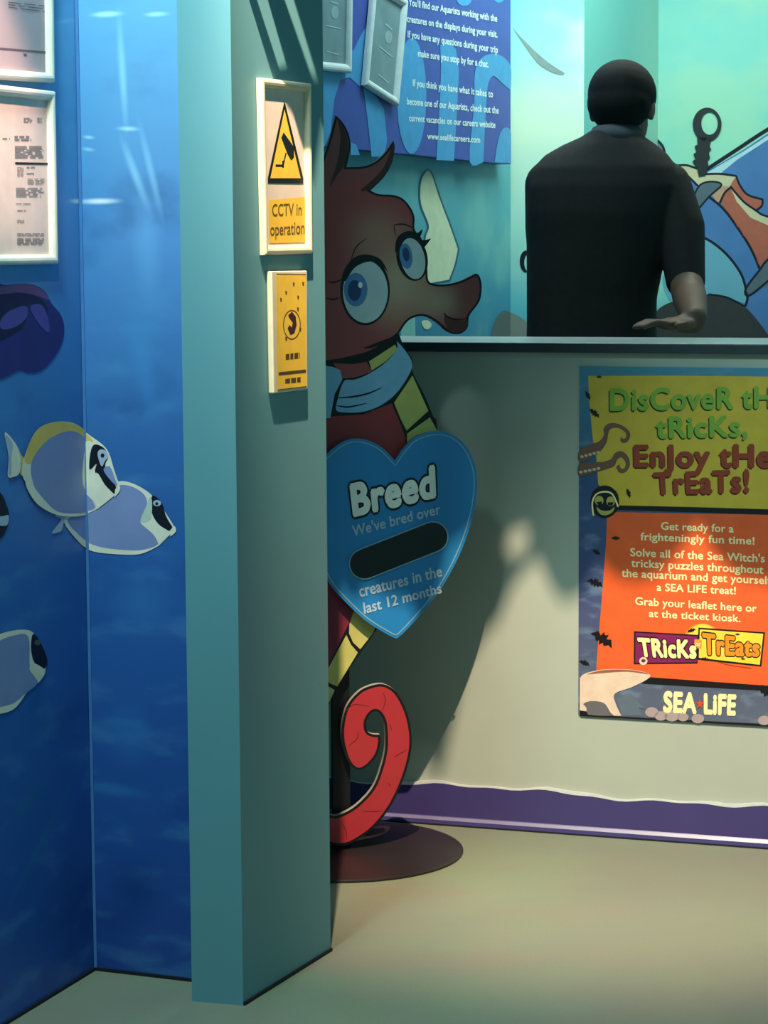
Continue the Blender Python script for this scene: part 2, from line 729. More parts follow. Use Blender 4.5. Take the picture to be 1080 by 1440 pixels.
kerb('baseboard_left', A0 - PA.ax * 1.6, A1, PA.n)
kerb('baseboard_front', A1 + PB.ax * .004, A1 + PB.ax * 0.25, PB.n)
kerb('baseboard_pillar', G2, G3, PG.n)

# kiosk walls
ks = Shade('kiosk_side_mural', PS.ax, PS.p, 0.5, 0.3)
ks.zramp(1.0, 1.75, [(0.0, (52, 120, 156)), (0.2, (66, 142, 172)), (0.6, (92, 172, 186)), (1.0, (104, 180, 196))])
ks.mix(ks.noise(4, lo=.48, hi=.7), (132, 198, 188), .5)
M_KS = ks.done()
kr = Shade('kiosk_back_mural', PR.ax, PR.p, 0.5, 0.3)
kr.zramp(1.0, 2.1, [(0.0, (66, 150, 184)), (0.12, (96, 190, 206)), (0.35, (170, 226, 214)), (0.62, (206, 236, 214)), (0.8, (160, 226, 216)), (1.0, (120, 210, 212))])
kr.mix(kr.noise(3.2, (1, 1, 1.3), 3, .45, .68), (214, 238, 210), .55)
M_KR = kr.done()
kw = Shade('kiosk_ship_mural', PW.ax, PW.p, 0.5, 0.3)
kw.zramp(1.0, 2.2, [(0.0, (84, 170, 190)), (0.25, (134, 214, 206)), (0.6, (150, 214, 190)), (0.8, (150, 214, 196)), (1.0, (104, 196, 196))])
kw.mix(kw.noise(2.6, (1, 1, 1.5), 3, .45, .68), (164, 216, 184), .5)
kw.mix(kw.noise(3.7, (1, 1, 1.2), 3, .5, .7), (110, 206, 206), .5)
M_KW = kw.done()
s_near = PS.p - PS.ax * 3.1
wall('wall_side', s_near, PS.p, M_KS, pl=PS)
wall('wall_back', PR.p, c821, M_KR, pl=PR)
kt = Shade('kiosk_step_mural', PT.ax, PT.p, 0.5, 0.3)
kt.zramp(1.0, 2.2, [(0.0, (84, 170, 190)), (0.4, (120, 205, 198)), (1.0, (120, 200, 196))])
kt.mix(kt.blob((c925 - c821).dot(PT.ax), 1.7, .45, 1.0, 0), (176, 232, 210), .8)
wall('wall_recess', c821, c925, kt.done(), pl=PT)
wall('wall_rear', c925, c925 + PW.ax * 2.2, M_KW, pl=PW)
# unseen blocker added above the view; edge, hole and slits shape the lamplight
VY = 4.0


def occ(P):
    t_ = (VY - LAMP.y) / (P.y - LAMP.y)
    q = LAMP + (P - LAMP) * t_
    return (q.x, q.z)


SYD = 5.03
edge = [occ(PG.hit(*p, off=.012)) for p in ((362, 118), (378, 128), (392, 122), (404, 140), (414, 175), (424, 205), (432, 222))]
edge += [occ(at_depth(u, v, SYD)) for u, v in ((478, 850), (500, 872), (520, 840), (545, 852), (575, 850), (600, 905))]
edge += [occ(PK.hit(*p)) for p in ((655, 930), (668, 918), (684, 890), (702, 875), (718, 832), (735, 805), (758, 788), (774, 826), (790, 848), (815, 842), (845, 798), (868, 822), (905, 826),
                                   (930, 814), (966, 772), (984, 742), (1006, 786), (1040, 818), (1080, 824), (1300, 820), (1900, 830))]
fixed = [edge[0]]
for e in edge[1:]:
    fixed.append((max(e[0], fixed[-1][0] + 0.0015), e[1]))
edge = [(-0.27, fixed[0][1] + .02), (min(-0.235, fixed[0][0] - .004), fixed[0][1] + .01)] + fixed
edge = [(x, max(z, 1.80)) for x, z in edge]
ol = [(-0.27, CEIL)] + edge + [(edge[-1][0], CEIL)]
hc_ = occ(PK.hit(729, 766))
hole = [(hc_[0] + .0085 * math.cos(k * math.pi / 8) * (1 + .25 * (k % 3)), hc_[1] + .011 * math.sin(k * math.pi / 8)) for k in range(16)]
slits = [[occ(PG.hit(*p)) for p in q] for q in ([(350, -30), (368, -30), (404, 96), (392, 100)], [(388, -30), (404, -30), (447, 112), (438, 112)])]
tri = tessellate_polygon([[Vector((x, z, 0)) for x, z in k] for k in [ol, hole] + slits])
allp = ol + hole + slits[0] + slits[1]
n_ = len(allp)
V = [(x, VY, z) for x, z in allp] + [(x, VY + 0.004, z) for x, z in allp]
Fc = [tuple(t_) for t_ in tri] + [tuple(n_ + i for i in t_[::-1]) for t_ in tri]
for st_, cnt in ((0, len(ol)), (len(ol), len(hole)), (len(ol) + len(hole), 4), (len(ol) + len(hole) + 4, 4)):
    Fc += [(st_ + i, st_ + (i + 1) % cnt, n_ + st_ + (i + 1) % cnt, n_ + st_ + i) for i in range(cnt)]
blocker = link_mesh('light_blocker', V, Fc, mat('blocker_grey', (60, 72, 76), .8, noise=.3))
tidy(blocker)
struct(blocker)

# ------------------------------------------------------------------ counter
TOPZ = PK.hit(700, 481).z
SL = ((PS.p + PS.n * .006 - PK.p).dot(PS.n)) / PK.ax.dot(PS.n) + .012
cl = PK.p + PK.ax * SL
cr = PK.p + PK.ax * 2.0
ctr = thing('reception_counter', 'long grey green reception counter with dark edged top and purple skirting', 'counter', PK.at(0.5, 0))
bk = -PK.n * 0.34
bk_l = PS.ax * (0.34 / abs(PS.ax.dot(PK.n)))          # the left end follows the side wall


def lp(o):            # parts are built in world space; keep them there under their Empty
    o.matrix_parent_inverse = Matrix.Translation(-Vector(o.parent.location))
    return o


lp(prism([tuple(x[:2]) for x in (cl, cr, cr + bk, cl + bk_l)], 0, TOPZ - 0.022, 'counter_body', M_COUNTER, ctr))
o = prism([tuple(x[:2]) for x in (cl + PK.n * .02 + PK.ax * .02, cr + PK.n * .02, cr + bk - PK.n * .02, cl + bk_l + PK.ax * .006)], TOPZ - 0.022, TOPZ, 'countertop',
          [mat('countertop_edge', (52, 62, 66), .4), mat('countertop_laminate', (206, 216, 212), .35, spec=.5)], ctr)
for p in o.data.polygons:
    p.material_index = 1 if p.normal.z > .5 else 0
add_bevel(o, .003)
lp(o)
# skirting with a wavy painted top edge
M_PURP = mat('purple_vinyl', (66, 56, 112), 0.35, spec=.5, noise=.05, nscale=5)
M_RIM = mat('pale_rim', (206, 206, 206), 0.5)
zt = PK.hit(840, 1119).z
V, Fc = [], []
N = 120
for i in range(N + 1):
    s = SL + .03 + (1.97 - SL) * i / N
    w = 0.004 * math.sin(s * 9.0) + 0.003 * math.sin(s * 23 + 1) + 0.002 * math.sin(s * 51)
    for (off, z) in ((0.0005, 0), (0.016, 0.0), (0.013, 0.012), (0.007, 0.02), (0.006, zt + w), (0.0005, zt + w + .002)):
        V.append(PK.at(s, z, off))
for i in range(N):
    for k in range(5):
        a = i * 6 + k
        Fc.append((a, a + 6, a + 7, a + 1))
sk = link_mesh('skirting', V, Fc, [M_PURP], ctr)
tidy(sk)
lp(sk)
V, Fc = [], []
for i in range(N + 1):
    s = SL + .03 + (1.97 - SL) * i / N
    w = 0.004 * math.sin(s * 9.0) + 0.003 * math.sin(s * 23 + 1) + 0.002 * math.sin(s * 51)
    t = 0.004 + 0.004 * max(0, math.sin(s * 17 + 2))
    V += [PK.at(s, zt + w, .0065), PK.at(s, zt + w + t, .0062), PK.at(s, zt + w + t, .001)]
for i in range(N):
    a = i * 3
    Fc += [(a, a + 3, a + 4, a + 1), (a + 1, a + 4, a + 5, a + 2)]
rm = link_mesh('paint_rim', V, Fc, [M_RIM], sk)
rm.matrix_parent_inverse = sk.matrix_parent_inverse.copy()
rm.matrix_parent_inverse = Matrix.Identity(4)
V, Fc = [], []
for i in range(2):
    s = (SL + .03, 2.0)[i]
    V += [PK.at(s, 0.012, .0135), PK.at(s, 0.0185, .0085), PK.at(s, 0, .017), PK.at(s, 0.004, .017)]
st = link_mesh('heel_strip', V, [(0, 4, 5, 1)], [mat('skirting_heel', (112, 104, 146), .35, spec=.6)], sk)
st = link_mesh('floor_seal', V, [(2, 6, 7, 3)], [mat('dark_seal', (24, 26, 34))], sk)


# children of a child that stays at the world origin keep world coordinates
def sub(art_or_o, parent):
    return art_or_o


# ------------------------------------------------------------------ framed notices on the mural wall (left)
def notice(quad_px, T, pl, name, label, cat, group, width, depth, paper, frame_m, draw, wall_gap=0.001):
    Q = [pl.hit(*T(p), off=wall_gap) for p in quad_px]
    base = (Q[2] + Q[3]) / 2
    t = thing(name, label, cat, base, group)
    fr, inner = frame_mesh(Q, pl.n, width, depth, 'frame', frame_m, t)
    lp(fr)
    sh = slab([p + pl.n * .003 for p in inner], pl.n, 0.002, 'notice_sheet', paper, t)
    lp(sh)
    a = Art(pl, wall_gap + .0035)
    draw(a, [Vector(project(p)) for p in inner])
    if a.v:
        # print belongs to the sheet: join into its mesh
        merge(sh, a)
    return t


def merge(o, a):
    me = o.data
    base = [v.co.copy() for v in me.vertices]
    faces = [tuple(p.vertices) for p in me.polygons]
    idx = [p.material_index for p in me.polygons]
    mats = list(me.materials)
    k = len(base)
    for m in a.mats:
        if m not in mats:
            mats.append(m)
    V = base + a.v
    Fc = faces + [tuple(k + i for i in f) for f in a.f]
    mi = idx + [mats.index(a.mats[i]) for i in a.mi]
    me2 = bpy.data.meshes.new(me.name)
    me2.from_pydata([tuple(v) for v in V], [], Fc)
    for m in mats:
        me2.materials.append(m)
    for p, i in zip(me2.polygons, mi):
        p.material_index = i
    me2.update()
    o.data = me2


def q4(x0, y0, x1, y1, k=0.0):
    return [(x0, y0), (x1, y0 + k * (x1 - x0)), (x1, y1 + k * (x1 - x0)), (x0, y1)]


def draw_low(a, inner):
    m = M_INK
    K = mat('black_ink', (44, 36, 36))
    a.bars(q4(110, 612, 155, 640), 3, m, T=L1, words=2, seed=2)
    a.bars(q4(180, 612, 205, 640), 3, m, T=L1, words=2, seed=3)
    a.bars(q4(62, 705, 150, 735), 2, m, T=L1, words=3, thick=.6, seed=4)
    a.bars(q4(0, 717, 40, 725), 1, m, T=L1, words=1, thick=.7, seed=4)
    a.bars(q4(64, 758, 214, 822), 7, m, T=L1, words=3, thick=.7, ragged=.06, seed=5)
    a.poly(q4(66, 842, 252, 853, .02), K, T=L1)
    a.bars(q4(76, 868, 112, 918), 7, m, T=L1, words=2, seed=6)
    a.bars(q4(126, 866, 170, 878), 1, m, T=L1, words=2, seed=7)
    a.bars(q4(126, 898, 165, 908), 1, m, T=L1, words=1, seed=8)
    a.bars(q4(130, 928, 226, 960), 4, m, T=L1, words=3, seed=9)
    a.bars(q4(70, 975, 220, 1026), 5, m, T=L1, words=3, seed=10)
    a.bars(q4(70, 1056, 155, 1064), 1, m, T=L1, words=3, seed=11)
    a.bars(q4(76, 1090, 124, 1100), 1, m, T=L1, words=2, seed=12)
    a.bars(q4(76, 1142, 115, 1160), 2, m, T=L1, words=2, seed=12)
    a.bars(q4(76, 1212, 216, 1226), 2, m, T=L1, words=5, thick=.7, ragged=.03, seed=13)
    a.bars(q4(76, 1238, 216, 1272), 4, m, T=L1, words=5, thick=.7, ragged=.05, seed=14)


notice([(-330, 405), (254, 474), (270, 1372), (-322, 1385)], L1, PA, 'framed_notice',
       'white framed notice with a thick black line, lower of two on blue fish wall', 'framed notice', None, 0.017, 0.014, M_PAPER, M_FRAME, draw_low)


def draw_up(a, inner):
    m = mat('brown_ink', (112, 92, 96))
    a.poly([(-300, 222), (232, 268), (232, 276), (-300, 232)], m, T=L1)
    a.bars([(30, 10), (225, 30), (228, 75), (30, 48)], 3, m, T=L1, words=3, thick=.3, seed=3)
    a.poly([(108, 278), (128, 280), (126, 290), (112, 290)], m, T=L1)
    for k in range(3):
        a.poly(q4(-200, -60 - 60 * k, 200, -50 - 60 * k, .1), m, T=L1)


notice([(-330, -520), (238, -470), (252, 432), (-330, 395)], L1, PA, 'framed_notice',
       'white framed brownish notice, upper of two on the blue fish wall', 'framed notice', None, 0.017, 0.014,
       mat('brown_paper', (190, 166, 170), .45, noise=.06, nscale=9), M_FRAME, draw_up)

# ------------------------------------------------------------------ printed fish on the left walls (children of the wall they are printed on)
fold_a, fold_b = project((A1.x, A1.y, 1.9)), project((A1.x, A1.y, 0.02))
WL = bpy.data.objects['wall_left']
WF = bpy.data.objects['wall_front']


def fish_art():
    a = Art(PA, 0.0008)
    a.fold = (PB, fold_a, fold_b)
    return a


FB = mat('fish_body', (132, 142, 188), .5, noise=.08, nscale=9)
FY = mat('fish_yellow', (232, 190, 96), .5)
FC = mat('fish_cream', (238, 224, 204), .5)
FK = mat('fish_black', (20, 24, 36), .5)
FG = mat('fish_grey', (176, 182, 206), .5)
a = fish_art()
# second fish first (behind)
a.poly([(195, 800), (175, 790), (190, 782), (215, 790), (202, 815), (195, 838), (165, 845), (178, 825)], FG, 1, C2, 5)
a.poly([(205, 800), (280, 770), (345, 700), (385, 678), (430, 686), (480, 715), (520, 760), (560, 822, 1), (562, 835, 1), (512, 885, 1), (450, 912), (370, 912), (290, 900), (240, 860)], FC, 2, C2, 5)
a.poly([(215, 800), (285, 770), (350, 705), (385, 690), (430, 697), (470, 730), (480, 800), (515, 870), (460, 898), (370, 896), (300, 882), (252, 850)], FB, 3, C2, 5)
a.poly([(490, 725), (520, 745), (535, 790), (556, 826, 1), (545, 838, 1), (510, 815), (488, 775)], FK, 4, C2, 5)
a.poly([(452, 810), (488, 805), (520, 835), (556, 838, 1), (512, 884, 1), (495, 850)], FC, 4, C2, 4)
a.poly([(452, 808), (470, 760), (482, 730), (490, 745), (484, 800)], mat('fish_pale', (196, 204, 190)), 5, C2, 4)
a.ell((506, 748), 13, 10, FG, 5, C2)
a.ell((505, 750), 5, 5, FK, 6, C2)
a.poly([(553, 828, 1), (563, 822), (566, 840), (548, 856, 1)], FC, 5, C2, 3)
a.build('printed_fish', WL)
a = fish_art()
a.poly([(12, 528), (22, 526), (50, 562), (64, 600), (60, 650), (40, 664), (22, 660), (25, 600)], FC, 7, C2, 5)
a.poly([(14, 535), (22, 534), (38, 560), (34, 600), (32, 655), (24, 652), (26, 600)], FG, 8, C2, 5)
a.poly([(58, 580), (75, 605), (110, 618), (78, 655), (62, 655), (66, 620)], FY, 7, C2, 4)
a.poly([(75, 600), (110, 520), (160, 490), (230, 490), (290, 530), (345, 575), (368, 640), (385, 690, 1), (372, 722, 1), (318, 765, 1), (255, 790), (185, 785), (120, 745), (85, 690), (68, 655)], FC, 8, C2, 5)
a.poly([(75, 605), (110, 520), (160, 490), (225, 490), (275, 520), (300, 552), (250, 540), (180, 545), (120, 590), (95, 620)], FY, 9, C2, 5)
a.poly([(96, 625), (125, 570), (175, 530), (235, 518), (282, 560), (272, 650), (300, 740), (305, 765), (250, 780), (190, 776), (135, 740), (105, 690)], FB, 10, C2, 5)
a.poly([(262, 685), (272, 560), (302, 556), (306, 600), (290, 660), (315, 650), (330, 720), (318, 764, 1), (300, 740)], FC, 11, C2, 4)
a.poly([(305, 560), (335, 570), (350, 598), (340, 625), (350, 665), (375, 695), (368, 718), (335, 690), (308, 650), (312, 622), (290, 640), (292, 590)], FK, 12, C2, 5)
a.poly([(316, 585), (328, 575), (345, 582), (350, 600), (340, 612), (330, 630), (320, 610)], FG, 13, C2, 5)
a.ell((332, 595), 6, 7, FK, 14, C2)
a.poly([(335, 640), (355, 630), (372, 670), (378, 692), (352, 668)], FB, 13, C2, 4)
a.poly([(312, 650), (340, 690), (372, 722, 1), (318, 765, 1), (300, 735), (285, 690)], FC, 13, C2, 4)
a.poly([(372, 705, 1), (385, 688), (388, 706), (370, 730, 1)], FC, 14, C2, 3)
a.poly([(78, 660), (100, 690), (140, 740), (185, 778), (255, 782), (250, 790), (185, 788), (120, 755), (82, 700)], FC, 12, C2, 4)
a.build('printed_fish', WL)
a = fish_art()
a.poly([(-60, 1240), (-20, 1180), (40, 1158), (95, 1158), (120, 1190), (148, 1255), (140, 1300, 1), (122, 1325, 1), (90, 1350), (40, 1412), (-30, 1420), (-70, 1350)], FC, 1, C2, 5)
a.poly([(-60, 1250), (-10, 1195), (50, 1172), (90, 1180), (95, 1280), (120, 1322), (80, 1360), (30, 1395), (-40, 1390)], FB, 2, C2, 5)
a.poly([(103, 1170), (125, 1190), (150, 1250), (140, 1280), (110, 1262), (98, 1220)], FK, 3, C2, 4)
a.ell((118, 1196), 10, 9, mat('fish_brown', (90, 84, 84)), 4, C2)
a.poly([(92, 1280), (105, 1262), (140, 1282), (140, 1300), (122, 1325, 1), (105, 1302)], FC, 4, C2, 4)
a.build('printed_fish', WL)
a = fish_art()
a.poly([(-40, 700), (0, 715), (20, 755), (28, 790), (20, 830), (0, 862), (-40, 870)], FK, 1, C2, 5)
a.poly([(-20, 795), (10, 790), (26, 788), (20, 820), (-20, 815)], FG, 2, C2, 3)
a.build('printed_fish', WL)
a = fish_art()
DP = mat('tang_purple', (50, 42, 112), .5, noise=.15, nscale=12)
a.poly([(-60, 60), (20, 48), (90, 44), (140, 65), (165, 108), (195, 145), (205, 190), (195, 240), (165, 290), (130, 322), (90, 330), (60, 322), (0, 350), (-60, 350)], DP, 1, C2, 6)
a.poly([(-60, 62), (20, 50), (90, 46), (135, 64), (155, 95), (110, 80), (40, 72), (-60, 100)], mat('tang_mauve', (112, 76, 128), .5), 2, C2, 5)
a.poly([(-60, 100), (40, 74), (110, 82), (145, 110), (150, 150), (120, 120), (90, 108), (82, 160), (50, 200), (-60, 235)], mat('tang_dark', (36, 22, 58), .5), 3, C2, 5)
a.poly([(0, 160), (30, 130), (80, 115), (84, 150), (50, 180), (5, 190)], mat('tang_light', (84, 72, 150), .5), 4, C2, 5)
a.poly([(95, 120), (115, 108), (140, 122), (158, 180), (150, 200), (125, 175), (108, 150)], mat('tang_light', (84, 72, 150), .5), 4, C2, 5)
a.build('printed_fish', WL)

# ------------------------------------------------------------------ signs on the wall end
def draw_cctv(a, inner):
    K = BLACK
    TL, TR, BR, BL = [(p.x, p.y) for p in inner]
    a.poly(C3s([(133, 575), (290, 560), (292, 752), (136, 756)]), M_YEL, 1)
    a.poly(C3s([(200, 155), (280, 482), (280, 505), (130, 503), (130, 480)]), K, 1)
    a.poly(C3s([(200, 192), (268, 482), (140, 482)]), M_YEL, 2)
    a.poly(C3s([(186, 312), (196, 288), (240, 352), (240, 395), (228, 408), (212, 380)]), K, 3)
    a.stroke(C3s([(206, 375), (194, 428)]), 1.8, K, 3, smooth=0)
    a.poly(C3s([(162, 424), (196, 424), (196, 434), (162, 434)]), K, 3)
    a.poly(C3s([(190, 408), (197, 408), (197, 438), (190, 438)]), K, 3)
    T = mat('sign_text', (104, 82, 30), .5)
    a.text('CCTV in', C3s([(148, 592), (272, 588), (272, 638), (148, 642)]), T, 3, bold=.01)
    a.text('operation', C3s([(140, 672), (284, 664), (284, 716), (140, 724)]), T, 3, bold=.01)


def C3s(pts):
    return [C3(p) for p in pts]


notice([(88, 58), (300, 82), (306, 800), (104, 806)], C3, PG, 'warning_sign', 'cream framed CCTV warning sign with black and yellow triangle on the teal wall end',
       'sign', None, 0.016, 0.012, mat('sign_white', (226, 202, 186), .45), mat('sign_frame', (218, 202, 172), .4, spec=.4), draw_cctv)
Q = [PG.hit(*C3(p), off=.012) for p in ((131, 874), (281, 872), (284, 1372), (140, 1390))]
t = thing('warning_sign', 'small flat yellow warning sign with a round picture, below the framed sign', 'sign', (Q[2] + Q[3]) / 2)
pl_ = slab(Q, PG.n, 0.011, 'sign_plate', mat('sign_frame', (218, 202, 172)), t, .002)
lp(pl_)
a = Art(PG, .0125)
a.poly(C3s([(148, 884), (274, 886), (277, 1362), (154, 1376)]), M_YEL, 1)
BR_ = mat('sign_brown', (88, 60, 34), .5)
a.stroke(C3s([(148, 886), (274, 888)]), 1.2, BR_, 2, smooth=0)
a.stroke(C3s([(154, 1374), (277, 1360)]), 1.2, BR_, 2, smooth=0)
a.poly(C3s([(158, 1300), (274, 1288), (274, 1302), (158, 1314)]), BR_, 2)
a.ring(C3((214, 1100)), (12.5, 21), C3((214, 1100)), (11.3, 19.3), BR_, 2)
a.poly(C3s([(198, 1060), (214, 1045), (230, 1065), (234, 1100), (224, 1135), (208, 1142), (196, 1115), (204, 1100), (212, 1112), (218, 1090), (206, 1075)]), mat('sign_maroon', (62, 24, 36)), 3)
for (x, y) in ((222, 930), (190, 966), (241, 985), (168, 995), (262, 928), (190, 1160), (250, 1120), (240, 1035)):
    a.poly(C3s([(x - 4, y - 10), (x + 4, y - 6), (x + 2, y + 10), (x - 3, y + 5)]), BR_, 2)
a.bars(C3s([(188, 1224), (248, 1216), (248, 1242), (188, 1248)]), 1, BR_, 2, thick=1, words=4, ragged=.02, seed=3)
a.bars(C3s([(186, 1328), (252, 1320), (252, 1342), (186, 1348)]), 1, BR_, 2, thick=1, words=4, ragged=.02, seed=5)
merge(pl_, a)

# ------------------------------------------------------------------ information panel on the kiosk's side wall
PN = PS.shifted(0.045)
pq = [PN.hit(*p) for p in ((300, -420), (719, -300), (717, 231), (300, 212))]
zb = PN.hit(717, 231).z
sx = PN.s(718, 120)
panel = thing('information_panel', 'large blue and purple information board with white text on the kiosk side wall', 'information board', PN.at(sx - .4, zb))
ps = slab([PN.at(sx - 1.7, 2.35), PN.at(sx, 2.35), PN.at(sx, zb), PN.at(sx - 1.7, zb)], PN.n, 0.042, 'board', mat('panel_purple', (66, 84, 168), .45), panel)
lp(ps)
a = Art(PN, .0008)
LB = mat('panel_blue', (72, 152, 208), .45)
a.ell((495, 520), 80, 315, LB, 1, C4)
a.poly([(650, 245), (695, 225), (735, 265), (752, 380), (740, 620), (725, 872), (630, 868), (650, 500), (655, 350)], LB, 1, C4)
a.poly([(810, 875), (835, 560), (838, 400), (870, 320), (930, 292), (990, 308), (1033, 365), (1033, 490, 1), (985, 450), (940, 412), (912, 450), (900, 560), (884, 880, 1)], LB, 1, C4, 4)
a.poly([(945, 880, 1), (965, 760), (990, 700), (1020, 694), (1035, 722, 1), (1035, 885, 1)], LB, 1, C4, 4)
a.poly([(140, 285), (180, 272), (220, 190), (245, 150), (260, 300), (215, 470), (160, 420), (110, 430), (75, 540), (55, 720), (20, 800), (-60, 800), (-60, 300), (60, 290)], LB, 1, C4)
a.poly([(232, 470), (300, 520), (345, 590), (362, 760), (345, 850), (278, 850), (262, 700), (245, 560)], LB, 1, C4)
a.poly([(165, 770), (195, 785), (215, 842), (165, 840)], LB, 1, C4)
a.ell((780, -10), 42, 42, LB, 1, C4)
a.ell((970, -15), 30, 30, LB, 1, C4)
TW = mat('panel_white', (214, 238, 242), .45)
lines = [("You'll find our Aquarists working with the", (480, -6), (958, 82), 36), ("creatures on the displays during your visit.", (470, 82), (960, 168), 36),
         ("If you have any questions during your trip", (474, 166), (962, 252), 36), ("make sure you stop by for a chat.", (530, 270), (912, 330), 36),
         ("If you think you have what it takes to", (502, 430), (935, 492), 36), ("become one of our Aquarists, check out the", (470, 530), (966, 580), 36),
         ("current vacancies on our careers website", (482, 622), (948, 660), 34), ("www.sealifecareers.com", (580, 722), (866, 742), 32)]
for s, l, r, h in lines:
    a.text(s, [l, r, (r[0], r[1] + h), (l[0], l[1] + h)], TW, 3, C4, bold=.03)
merge(ps, a)


def draw_dim(a, inner):
    m = mat('faint_ink', (172, 196, 200), .5)
    TL, TR, BR, BL = inner
    def q(x, y):
        p = (TL + (TR - TL) * x) * (1 - y) + (BL + (BR - BL) * x) * y
        return (p.x, p.y)
    a.ell(q(.6, .42), 5, 9, mat('faint_blue', (146, 172, 178), .5), 1)
    for (x, y, w) in ((.3, .58, .5), (.35, .88, .4), (.45, .3, .25)):
        a.stroke([q(x, y), q(x + w, y + .02)], 1.6, m, 2, smooth=0)


notice([(268, -115), (447, 4), (395, 578), (215, 462)], C4, PN, 'framed_notice', 'white framed grey notice hanging crooked beside white text on blue board',
       'framed notice', None, .022, .016, M_GREYPAPER, M_WHITEF, draw_dim, .004)
notice([(-60, -190), (146, -170), (138, 398), (-64, 378)], C4, PN, 'framed_notice', 'white framed grey notice hanging straight on blue board, beside the teal pillar',
       'framed notice', None, .022, .016, M_GREYPAPER, M_WHITEF, draw_dim, .004)

# ------------------------------------------------------------------ painted shapes on the kiosk walls
OUT = mat('mural_outline', (14, 26, 40), .5)
WSIDE = bpy.data.objects['wall_side']
WB = bpy.data.objects['wall_back']
WR = bpy.data.objects['wall_rear']
a = Art(PS, .0008)
a.poly([(95, 770), (118, 724), (138, 735), (170, 830), (215, 950), (250, 1050, 1), (235, 1120), (212, 1180, 1), (128, 1195, 1), (110, 1100), (115, 1000), (128, 950), (95, 860)], mat('painted_dark_edge', (44, 92, 112), .5), 1, S6, 4, ins=-2.5)
a.poly([(95, 770), (118, 724), (138, 735), (170, 830), (215, 950), (250, 1050, 1), (235, 1120), (212, 1180, 1), (128, 1195, 1), (110, 1100), (115, 1000), (128, 950), (95, 860)], mat('painted_cream', (206, 222, 190), .5), 2, S6, 4)
a.poly([(98, 1355), (125, 1352), (140, 1372), (122, 1390), (104, 1380)], mat('painted_cream', (206, 222, 190), .5), 2, S6, 4)
a.poly([(10, 1400), (30, 1340), (70, 1340), (72, 1450), (10, 1450)], mat('painted_aqua', (130, 190, 190), .5), 1, S6)
a.build('painted_fin', WSIDE)
a = Art(PS, .0008)
a.poly([(395, 1440), (405, 1360), (440, 1312), (470, 1318, 1), (470, 1440, 1)], mat('rock_brown', (92, 104, 104), .6), 1, S6, 4)
a.build('painted_rock', WSIDE)
a = Art(PR, .0008)
a.poly([(474, 1318, 1), (500, 1330), (545, 1365), (560, 1440, 1), (474, 1440, 1)], mat('rock_tan', (124, 140, 132), .6), 1, S6, 4)
a.build('painted_rock', WB)
a = Art(PR, .0008)
a.poly([(56, 106, 1), (90, 145), (150, 205), (210, 255), (268, 292, 1), (262, 300, 1), (225, 293), (170, 262), (130, 215), (85, 150)], mat('painted_grey', (128, 150, 150), .5), 1, C8, 4)
a.build('painted_tentacle', WB)
a = Art(PR, .0008)
a.ring((112, 1045), (24, 44), (122, 1050), (16, 34), OUT, 1, C8, 30)
a.build('painted_ring', WB)
# the ship: one print of many colours
a = Art(PW, .0008)
DK = mat('painted_iron', (34, 44, 50), .5)
BLU = mat('painted_blue', (72, 118, 176), .5, noise=.08, nscale=7)
BLL = mat('painted_light_blue', (104, 164, 190), .5, noise=.06, nscale=7)
CRM = mat('painted_bone', (196, 192, 160), .5)
ORG = mat('painted_rust', (172, 96, 80), .5)
GRY = mat('painted_strap', (84, 102, 116), .5)
a.poly([(380, 420, 1), (470, 368), (600, 290), (741, 196), (1100, -20), (1600, -220), (4000, -400, 1), (4000, 1400, 1), (620, 1400, 1), (380, 1200, 1)], BLU, 1, S9)
a.poly([(385, 425), (600, 300), (760, 196), (760, 220), (560, 350), (470, 425)], mat('painted_highlight', (170, 210, 224), .5), 2, S9)
a.stroke([(380, 408), (560, 290), (741, 172), (1100, -40), (1600, -240), (2600, -330)], 5.2, OUT, 3, S9)
a.poly([(100, 330), (215, 385), (330, 500), (290, 720), (150, 800), (60, 600)], BLU, 2, S9)
a.poly([(290, 735), (390, 556), (480, 620), (570, 740), (640, 860), (695, 985), (620, 1110), (590, 1000), (500, 890), (400, 810), (310, 780)], BLU, 3, S9)
a.poly([(130, 1030), (240, 900), (300, 775), (400, 815), (500, 895), (580, 1000), (615, 1100), (622, 1180), (540, 1160), (400, 1150), (200, 1190)], BLL, 3, S9, 4)
a.stroke([(300, 775), (400, 815), (500, 895), (580, 1000), (612, 1090), (622, 1150), (608, 1200)], 3.6, OUT, 5, S9)
a.stroke([(392, 558), (480, 630), (560, 735), (640, 860), (695, 985)], 3.6, OUT, 5, S9)
a.poly([(205, 382, 1), (270, 382), (330, 405), (350, 440), (430, 430), (556, 442, 1), (520, 500), (410, 560), (330, 500)], CRM, 4, S9, 3)
a.poly([(410, 545), (480, 500), (530, 505), (450, 600)], mat('painted_tan', (182, 150, 124), .5), 5, S9)
a.poly([(556, 448, 1), (575, 500), (620, 552), (710, 578, 1), (705, 615), (672, 645, 1), (600, 590), (525, 510)], ORG, 5, S9, 3)
a.poly([(462, 590, 1), (520, 505), (570, 570), (640, 640), (741, 690), (1000, 760), (1000, 900), (741, 915), (692, 968, 1), (640, 850), (560, 730)], ORG, 5, S9)
a.poly([(520, 500), (600, 600), (670, 650), (741, 680), (1000, 720), (1000, 770), (741, 728), (640, 684), (560, 592)], CRM, 6, S9)
for pts in ([(210, 382), (270, 380), (330, 400)], [(375, 432), (460, 430), (556, 442, 1), (580, 500), (625, 552), (710, 578, 1), (705, 615), (672, 642, 1), (741, 678), (1000, 715)],
            [(672, 642), (600, 592), (525, 505)], [(462, 600), (490, 540), (530, 505)], [(215, 388), (280, 445), (335, 500)]):
    a.stroke(pts, 3.0, OUT, 7, S9, 4)
